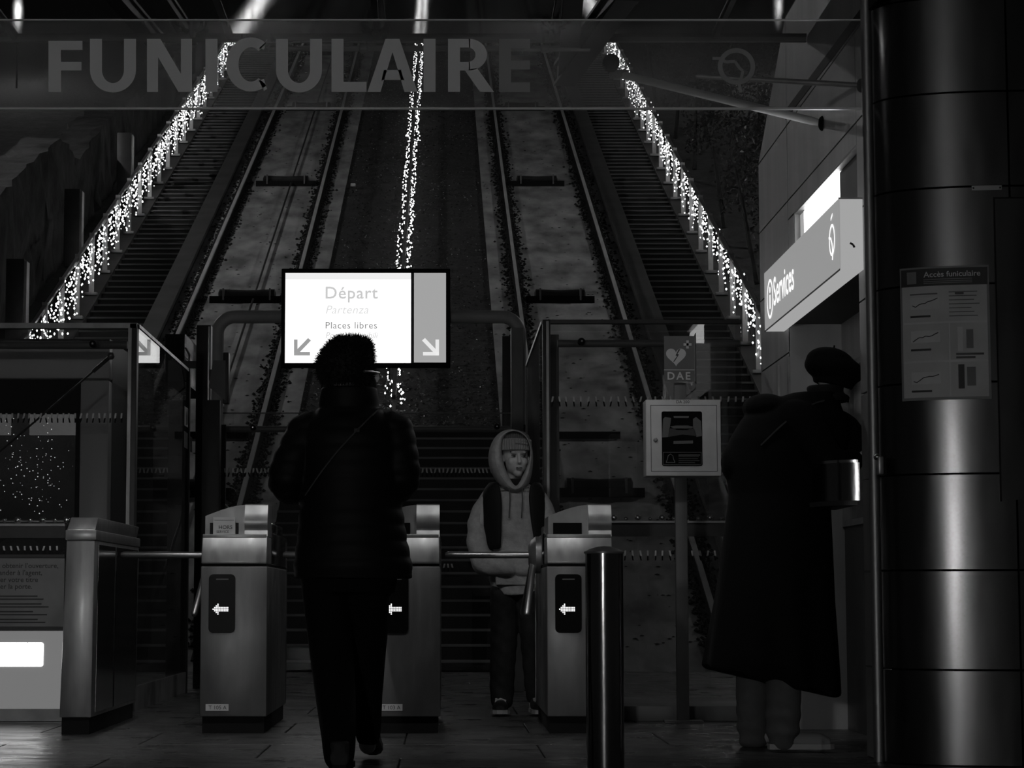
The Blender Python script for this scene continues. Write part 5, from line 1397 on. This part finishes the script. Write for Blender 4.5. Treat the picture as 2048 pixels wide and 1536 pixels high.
# ear flaps turned down at the neck
for (px, py) in ((650, 775), (745, 772)):
    mb = MB(); mb.ball(A(px, py), 0.03, 12, 10, (0.6, 1.0, 1.3)); skin(mb, 'ear_flap', M['fur'], hat, 0.006, 3)
# spectacles: temple arm and lens edge
gl = MB(); gl.tube([A(728, 743, 8.66), A(744, 743, 8.70), A(758, 746, 8.88)], 0.005, 8); sp = build(gl, 'spectacles', M['tube'], pa, smooth=True)
gl = MB(); gl.prism([A(746, 751, 8.89), A(758, 748, 8.93), A(759, 757, 8.93), A(755, 764, 8.92), A(746, 765, 8.89)], (0.0, 0.003, 0)); build(gl, 'lens', lens_mat(), sp)
# strap across the back
def back_y(px, py, off=0.012):
    for i in range(len(JR) - 1):
        if JR[i + 1][0] <= py <= JR[i][0]:
            t = (py - JR[i][0]) / (JR[i + 1][0] - JR[i][0]); cx, hw, ry = [JR[i][k] + (JR[i + 1][k] - JR[i][k]) * t for k in (1, 2, 3)]
            u = max(-0.98, min(0.98, (px - cx) / hw)); return Ym - ry * math.sqrt(1 - u * u) - off
    return Ym
pts = []
for k in range(13):
    t = k / 12; px, py = 757 + (612 - 757) * t - 10 * math.sin(math.pi * t), 818 + (988 - 818) * t; pts.append(A(px, py, back_y(px, py)))
b = MB(); ribbon(b, pts, 0.005, 0.018, V((0, 1, 0.2))); st_ = build(b, 'bag_strap', M['strap'], pa)
p = pts[3]; build(MB().box(p, (0.022, 0.012, 0.016)), 'buckle', M['strap'], st_, bevel=0.003)

# ---- person in the long black coat leaning at the counter
Yc = 9.78
A = lambda px, py, Y=Yc: at(px, py, Y)
ft = on_floor(1550, 1498)
mb = MB()
P = head_form(mb, A(1668, 752), (0.9, 0.25, 0), 0.95)
limb(mb, [A(1652, 800), A(1640, 840), A(1590, 900), A(1560, 1010), A(1556, 1080)], [0.06, 0.10, 0.13, 0.12, 0.13])
N1 = [A(1610, 850, 9.60), A(1662, 925, 9.55), A(1716, 924, 9.58)]; N2 = [A(1650, 842, 9.98), A(1706, 868, 10.0), A(1722, 910, 9.8)]
for a in (N1, N2): limb(mb, a, [0.045, 0.036, 0.026])
hand(mb, N1[2], (1, 0.05, -0.02), (0, 0.1, 1), 0.17, 0.45, 1)
hand(mb, N2[2], (1, -0.4, -0.1), (0, 0.1, 1), 0.16, 0.5, -1)
G1 = [A(1520, 1080, 9.9), A(1508, 1280, 9.92), A(1503, 1460, 9.93)]; G2 = [A(1580, 1080, 9.66), A(1570, 1280, 9.63), A(1562, 1460, 9.62)]
for g in (G1, G2): limb(mb, g, [0.085, 0.055, 0.036]); mb.ball(V((g[2].x + 0.06, g[2].y, 0.045)), 0.04, 12, 8, (1.9, 0.8, 0.7)); limb(mb, [g[2], V((g[2].x, g[2].y, 0.05))], [0.036, 0.036])
pc = skin(mb, 'person', M['skin'], None, 0.006, 3, loc=(ft.x, Yc, 0))
tag(pc, 'person in long black coat and beret leaning at the ticket counter', 'person')
mb = MB(); rows = []
for (py, l, r_, ry, tl) in ((1362, 1406, 1680, 0.25, -0.065), (1325, 1411, 1677, 0.26, -0.04), (1200, 1430, 1668, 0.24, -0.01), (1080, 1446, 1664, 0.21, 0), (990, 1458, 1660, 0.19, 0), (930, 1450, 1680, 0.20, 0), (880, 1458, 1695, 0.21, 0), (840, 1482, 1692, 0.20, 0), (808, 1512, 1680, 0.16, 0), (786, 1585, 1680, 0.11, 0)):
    p, q = A(l, py), A(r_, py); rows.append(((p.x + q.x) / 2, Yc, p.z, (q.x - p.x) / 2, ry, tl))
stack(mb, rows, 44)
limb(mb, [A(1590, 838, 9.64), N1[0], N1[1], A(1704, 922, 9.57)], [0.085, 0.085, 0.07, 0.05]); limb(mb, [A(1640, 842, 9.95), A(1694, 858, 9.98), A(1712, 905, 9.82)], [0.08, 0.062, 0.045])
mb.ball(A(1530, 815), 0.10, 16, 12, (1.0, 1.6, 0.6)); mb.ball(A(1470, 925), 0.07, 14, 10, (0.9, 1.4, 1.3))
ck_ = skin(mb, 'long_coat', M['coat'], pc, 0.009, 4, fn=lambda c, n: 0.012 * math.sin(math.atan2(c.y - Yc, c.x - A(1545, 1200).x) * 9 + c.z * 2) * max(0, min(1, (0.9 - c.z) / 0.6)))
b = MB(); pts = []
for k in range(11):
    t = k / 10; px, py = 1522 + (1645 - 1522) * t, 890 - 88 * math.sin(t * 1.35) / math.sin(1.35)
    pts.append(A(px, py, 9.575 + 0.10 * abs(t - 0.35)))
ribbon(b, pts, 0.006, 0.03, V((0, 1, 0))); build(b, 'bag_strap', M['strap'], pc)
mb = MB(); stack(mb, [(A(1655, 806).x, Yc, A(1655, 806).z, 0.10, 0.10), (A(1652, 788).x, Yc, A(1652, 788).z, 0.088, 0.09), (A(1652, 772).x, Yc, A(1652, 772).z, 0.075, 0.08)]); skin(mb, 'scarf', M['fur'], pc, 0.008, 3, fn=lambda c, n: 0.006 * math.sin(c.z * 150))
# beret: wide soft crown, tilted, with a band
mb = MB(); c = A(1668, 738); rot = Matrix.Rotation(math.radians(14), 3, 'Y')
bb = MB(); bb.ball((0, 0, 0), 1.0, 24, 14, (0.132, 0.125, 0.068)); bb.ball((-0.02, 0, 0.02), 1.0, 20, 12, (0.11, 0.11, 0.07)); stack(bb, [(0.01, 0, -0.075, 0.085, 0.088), (0.01, 0, -0.03, 0.10, 0.10)])
mb.add([rot @ p + c for p in bb.v], bb.f)
bt = skin(mb, 'beret', M['coat'], pc, 0.007, 5)
b = MB(); b.tube([c + rot @ V((-0.02, 0, 0.085)), c + rot @ V((-0.022, 0, 0.102))], [0.005, 0.003], 8); build(b, 'stalk', M['coat'], bt)
tro = MB()
limb(tro, [A(1520, 1150, 9.88), A(1506, 1330, 9.92), A(1505, 1440, 9.93), A(1505, 1472, 9.93)], [0.09, 0.074, 0.07, 0.062]); limb(tro, [A(1578, 1150, 9.66), A(1568, 1330, 9.62), A(1566, 1440, 9.62), A(1564, 1470, 9.62)], [0.09, 0.078, 0.074, 0.066])
stack(tro, [(A(1550, 1140).x, 9.78, A(1550, 1140).z, 0.15, 0.18), (A(1550, 1090).x, 9.78, A(1550, 1090).z, 0.15, 0.18)])
skin(tro, 'trousers', M['grey_trouser'], pc, 0.008, 4, fn=lambda c, n: 0.006 * math.sin(c.z * 90) * max(0, (0.25 - c.z) * 4))
for (hx, hy, L) in ((A(1490, 1490, 9.95).x, 9.95, 0.27), (A(1537, 1490, 9.62).x, 9.62, 0.27)):
    sb = MB(); Ps = shoe(sb, V((hx, hy, 0.012)), (1, 0.05 if hy < 9.8 else 0.5, 0), L, 0.047, 0.075); so = skin(sb, 'shoe', M['shoe_pale'], pc, 0.006, 3); sole_of(Ps, 0.05, so, M['sole'], L)

# ---- child in hoodie, vest and beanie, facing the viewer behind the third turnstile
Yk = 12.62
A = lambda px, py, Y=Yk: at(px, py, Y)
K = Yk / F_PX
ft = V((A(1030, 1420).x, Yk, 0))
mb = MB()
hc = A(1031, 917, Yk + 0.005)
Pk = head_form(mb, hc, (0.22, -1, 0), 0.93)
limb(mb, [A(1028, 960, Yk + 0.03), A(1028, 990, Yk + 0.03)], [0.05, 0.06])
stack(mb, [(A(1032, 1165).x, Yk + 0.02, A(0, 1165).z, 0.12, 0.08), (A(1030, 1080).x, Yk + 0.02, A(0, 1080).z, 0.11, 0.075), (A(1027, 1005).x, Yk + 0.02, A(0, 1005).z, 0.125, 0.07), (A(1027, 985).x, Yk + 0.02, A(0, 985).z, 0.07, 0.05)])
L1 = [A(974, 1000, Yk + 0.01), A(955, 1078), A(974, 1128, Yk - 0.08)]; L2 = [A(1082, 1000, Yk + 0.02), A(1098, 1075, Yk + 0.02), A(1084, 1128, Yk - 0.07)]
for a in (L1, L2): limb(mb, a, [0.036, 0.03, 0.022])
hand(mb, L1[2], (0.9, -0.2, -0.1), (0, -1, 0.2), 0.13, 0.6, 1); hand(mb, L2[2], (-0.9, -0.2, -0.1), (0, -1, 0.2), 0.13, 0.6, -1)
g1 = [A(1006, 1165), A(1007, 1290, Yk + 0.01), A(1004, 1392, Yk + 0.03), A(1003, 1412, Yk + 0.02)]; g2 = [A(1056, 1165), A(1062, 1290, Yk + 0.02), A(1068, 1392, Yk + 0.06), A(1070, 1412, Yk + 0.05)]
for g in (g1, g2): limb(mb, g, [0.065, 0.045, 0.032, 0.032]); mb.ball(V((g[3].x, g[3].y - 0.06, 0.04)), 0.032, 10, 8, (0.8, 1.9, 0.7)); limb(mb, [g[3], V((g[3].x, g[3].y, 0.05))], [0.032, 0.03])
pk = skin(mb, 'person', M['skin'], None, 0.0042, 2, loc=(ft.x, Yk, 0))
tag(pk, 'child in grey hoodie, dark vest and beanie standing behind the third turnstile', 'person')
for b_ in (-1, 1):
    e = Pk(0.0765, b_ * 0.031, 0.010)
    b = MB(); b.ball(e, 0.0112, 12, 8, (1.15, 0.7, 0.5)); eo = build(b, 'eye', mat('eye_white', 0.25, 0.2), pk, smooth=True)
    b = MB(); b.ball(e + V((0.003, -0.004, 0.0)), 0.0068, 10, 8, (1, 0.8, 0.8)); build(b, 'iris', M['eye'], eo, smooth=True)
    b = MB(); b.tube([Pk(0.078, b_ * 0.014, 0.034), Pk(0.079, b_ * 0.032, 0.040), Pk(0.066, b_ * 0.050, 0.034)], [0.0035, 0.0045, 0.003], 8); build(b, 'eyebrow', M['brow'], pk, smooth=True)
    b = MB(); b.tube([Pk(0.086, b_ * 0.018, 0.016), Pk(0.0875, b_ * 0.031, 0.0195), Pk(0.080, b_ * 0.045, 0.014)], 0.0025, 8); build(b, 'eyelid', M['brow'], eo, smooth=True)
    b = MB(); b.ball(Pk(0.0955, b_ * 0.0062, -0.0335), 0.0034, 8, 6); build(b, 'nostril', M['eye'], pk)
b = MB(); b.tube([Pk(0.086, -0.020, -0.0625), Pk(0.0915, 0, -0.0625), Pk(0.086, 0.020, -0.0625)], 0.0023, 8); build(b, 'mouth_line', M['eye'], pk, smooth=True)
b = MB(); b.ball(Pk(0.0865, 0, -0.0685), 0.014, 12, 8, (1.15, 0.35, 0.36)); b.ball(Pk(0.0885, 0, -0.058), 0.014, 12, 8, (1.1, 0.3, 0.26)); build(b, 'lips', M['lip'], pk, smooth=True)
# beanie: ribbed tube with a folded brim
def ribbed(cx, cy, rows, teeth=44, amp=0.0035):
    n = teeth * 4; vs, fs = [], []
    for (z, rx, ry, lean, a_) in rows:
        for k in range(n):
            a = 2 * math.pi * k / n; m_ = 1 + a_ * math.cos(teeth * a)
            vs.append(V((cx + lean + rx * m_ * math.cos(a), cy + ry * m_ * math.sin(a), z - 0.012 * math.sin(a) * 0)))
    for i in range(len(rows) - 1):
        for k in range(n): fs.append((i * n + k, i * n + (k + 1) % n, (i + 1) * n + (k + 1) % n, (i + 1) * n + k))
    fs.append(tuple(range((len(rows) - 1) * n, len(rows) * n))); fs.append(tuple(reversed(range(n))))
    return MB().add(vs, fs)
zb_ = A(1030, 901).z; cb = A(1029, 885).x
bn = build(ribbed(cb, Yk + 0.008, [(zb_ + 0.02, 0.088, 0.098, 0, 0.0), (zb_ + 0.05, 0.089, 0.099, 0, 0.03), (zb_ + 0.085, 0.079, 0.09, 0, 0.03), (zb_ + 0.105, 0.055, 0.064, 0, 0.03), (zb_ + 0.114, 0.02, 0.024, 0, 0)]), 'beanie', M['knit'], pk, smooth=True)
build(ribbed(cb, Yk + 0.006, [(zb_ - 0.004, 0.085, 0.096, 0, 0.0), (zb_, 0.0905, 0.102, 0, 0.028), (zb_ + 0.03, 0.0945, 0.106, 0, 0.028), (zb_ + 0.058, 0.0935, 0.105, 0, 0.028), (zb_ + 0.063, 0.088, 0.099, 0, 0.0)], 40), 'brim', M['knit_rib'], bn, smooth=True)
b = MB()
for k in range(8):
    a0 = math.radians(-100 + 11 + k * 6.2); a1 = math.radians(-100 + 11 + (k + 1) * 6.2)
    q = [V((cb + 0.098 * math.cos(a), Yk + 0.006 + 0.110 * math.sin(a), zb_ + 0.052 - 0.0012 * k - h)) for a, h in ((a0, 0), (a1, 0.0012), (a1, 0.019), (a0, 0.018))]
    b.prism(q, (0, -0.002, 0))
build(b, 'patch', M['grey'], bn)
for k in range(5):
    a = math.radians(-100 + 16 + k * 9); c = V((cb + 0.0985 * math.cos(a), Yk + 0.003 + 0.111 * math.sin(a), zb_ + 0.042 - 0.002 * k))
    build(MB().box(c, (0.007, 0.002, 0.010)), 'stitching', M['knit_rib'], bn)
# hood: shell around the face
inner = [(1031, 975), (1020, 955), (1011, 938), (1006, 920), (1004, 902), (1004, 886), (1009, 872), (1020, 864), (1033, 862), (1047, 869), (1057, 882), (1061, 900), (1059, 917), (1053, 934), (1046, 949), (1038, 964)]
outer = [(1031, 990), (1008, 984), (990, 962), (978, 938), (975, 915), (979, 893), (989, 873), (1004, 861), (1022, 857), (1042, 861), (1056, 873), (1064, 891), (1067, 912), (1066, 936), (1062, 960), (1052, 980)]
def ringpts(src, Y, sc=1.0, c=(1026, 915)): return [A(c[0] + (x - c[0]) * sc, c[1] + (y_ - c[1]) * sc, Y) for x, y_ in src]
mid = [((a[0] * 0.5 + c[0] * 0.5), (a[1] * 0.5 + c[1] * 0.5)) for a, c in zip(inner, outer)]
rings = [ringpts(inner, Yk + 0.02, 1.02), ringpts(inner, Yk - 0.095), ringpts(mid, Yk - 0.115), ringpts(outer, Yk - 0.06), ringpts(outer, Yk + 0.04, 1.0), ringpts(outer, Yk + 0.12, 0.86), ringpts(outer, Yk + 0.165, 0.55), ringpts(outer, Yk + 0.18, 0.15)]
# the lower edge lies further back on the chest
b = MB(); n = len(inner); vs = [p for q in rings for p in q]; fs = []
for i in range(len(rings) - 1):
    for k in range(n): fs.append((i * n + k, i * n + (k + 1) % n, (i + 1) * n + (k + 1) % n, (i + 1) * n + k))
fs.append(tuple(range((len(rings) - 1) * n, len(rings) * n))); b.add(vs, fs)
hd_ = build(b, 'hood', M['hoodie'], pk, smooth=True)
m_ = hd_.modifiers.new('round', 'SUBSURF'); m_.levels = 2; m_.render_levels = 2
for p in hd_.data.polygons: p.use_smooth = True
mb = MB(); rows = []
for (py, l, r_, ry) in ((1190, 984, 1082, 0.115), (1150, 978, 1086, 0.12), (1090, 980, 1084, 0.11), (1030, 976, 1084, 0.10), (1000, 972, 1086, 0.095), (982, 985, 1074, 0.08), (968, 1002, 1058, 0.065)):
    p, q = A(l, py, Yk + 0.02), A(r_, py, Yk + 0.02); rows.append(((p.x + q.x) / 2, Yk + 0.02, p.z, (q.x - p.x) / 2, ry))
stack(mb, rows, 36)
limb(mb, [A(978, 994, Yk + 0.03), A(957, 1034, Yk + 0.03), A(955, 1085), A(968, 1122, Yk - 0.05), A(1000, 1134, Yk - 0.10), A(1018, 1136, Yk - 0.10)], [0.045, 0.052, 0.06, 0.066, 0.056, 0.046])
mb.ball(A(963, 1122, Yk - 0.03), 0.062, 14, 10, (0.9, 1, 1.2))
limb(mb, [A(1074, 992, Yk + 0.02), A(1092, 1030, Yk + 0.02), A(1099, 1085), A(1090, 1122, Yk - 0.05), A(1060, 1134, Yk - 0.09), A(1040, 1136, Yk - 0.09)], [0.05, 0.056, 0.06, 0.06, 0.056, 0.046])
hk = skin(mb, 'hoodie', M['hoodie'], pk, 0.006, 5, fn=lambda c, n: 0.0035 * math.sin(c.z * 55 + c.x * 40) * (1 if c.z < A(0, 1040).z else 0.4))
# kangaroo pocket, seams and drawstrings
b = MB(); b.prism([A(px, py, Yk - 0.105) for px, py in ((1002, 1100), (1066, 1100), (1076, 1140), (1072, 1170), (992, 1170), (990, 1140))], (0, 0.05, 0)); po_ = build(b, 'pocket', M['hoodie'], hk, bevel=0.006)
for x in (1019, 1044):
    b = MB(); b.tube([A(x, 968, Yk - 0.095), A(x + 1, 1000, Yk - 0.09), A(x - 1, 1036, Yk - 0.094)], 0.0035, 8); build(b, 'drawstring', M['knit'], hk, smooth=True)
b = MB(); b.tube([A(1000, 975, Yk - 0.075), A(1016, 975, Yk - 0.088), A(1031, 976, Yk - 0.09), A(1050, 976, Yk - 0.085), A(1058, 975, Yk - 0.075)], 0.003, 6); build(b, 'neck_seam', M['knit'], hk, smooth=True)
b = MB(); b.prism([A(px, py, Yk - 0.07) for px, py in ((1019, 957), (1045, 957), (1031, 976))], (0, 0.03, 0)); build(b, 'neck_scarf', M['vest'], pk, bevel=0.004)
# vest: open-fronted shell over shoulders, sides and back
def vest_row(py, l, r_, ry, fl, fr):
    cx = (A(l, py).x + A(r_, py).x) / 2; rx = (A(r_, py).x - A(l, py).x) / 2; cy = Yk + 0.02; z = A(0, py).z
    a0 = math.acos(max(-1, min(1, (A(fr, py).x - cx) / rx))); a1 = math.acos(max(-1, min(1, (A(fl, py).x - cx) / rx)))
    out = []
    for k in range(25):
        a = -a0 + (2 * math.pi - (a1 - a0)) * k / 24 if True else 0
        out.append(V((cx + rx * math.cos(a), cy + ry * math.sin(a), z)))
    return out
VR = [(1100, 974, 1090, 0.128, 1002, 1072), (1080, 971, 1091, 0.132, 1002, 1066), (1040, 967, 1092, 0.128, 1003, 1060), (1005, 964, 1092, 0.122, 1004, 1056), (982, 968, 1088, 0.108, 1001, 1056), (964, 982, 1078, 0.09, 996, 1062)]
rws = [vest_row(*q) for q in VR]; n = 25; b = MB(); fs = []
for i in range(len(rws) - 1):
    for k in range(n - 1): fs.append((i * n + k, i * n + k + 1, (i + 1) * n + k + 1, (i + 1) * n + k))
b.add([p for q in rws for p in q], fs)
ve = build(b, 'vest', M['vest'], pk, smooth=True)
m_ = ve.modifiers.new('thick', 'SOLIDIFY'); m_.thickness = 0.02; m_.offset = 0
m_ = ve.modifiers.new('round', 'SUBSURF'); m_.levels = 1; m_.render_levels = 1
tro = MB(); stack(tro, [(A(1032, 1178).x, Yk + 0.02, A(0, 1178).z, 0.135, 0.10), (A(1032, 1150).x, Yk + 0.02, A(0, 1150).z, 0.13, 0.095)])
limb(tro, [A(1008, 1185), A(1008, 1260, Yk - 0.01), A(1005, 1330, Yk), A(1004, 1380, Yk + 0.02), A(1004, 1398, Yk + 0.02)], [0.08, 0.078, 0.072, 0.068, 0.064]); limb(tro, [A(1056, 1185), A(1062, 1260, Yk + 0.01), A(1066, 1330, Yk + 0.03), A(1070, 1390, Yk + 0.05)], [0.078, 0.066, 0.058, 0.052])
skin(tro, 'trousers', M['denim'], pk, 0.007, 4, fn=lambda c, n: 0.0018 * math.sin(c.z * 70 + c.x * 60))
for (px, dx) in ((1003, -0.05), (1072, 0.12)):
    hx = A(px, 1420, Yk).x
    sb = MB(); Ps = shoe(sb, V((hx, Yk + 0.07, 0.014)), (dx, -1, 0), 0.25, 0.05, 0.075); so = skin(sb, 'shoe', M['shoe_dark'], pk, 0.006, 3)
    sole_of(Ps, 0.054, so, M['sole'], 0.25)
    for q in range(4):
        c = Ps(0.42 + q * 0.1, 0.082 - q * 0.007); b = MB(); b.tube([c + V((-0.03, 0.004, -0.008)), c + V((0, 0, 0.004)), c + V((0.03, 0.004, -0.008))], 0.0042, 6); build(b, 'lace', M['sole'], so, smooth=True)
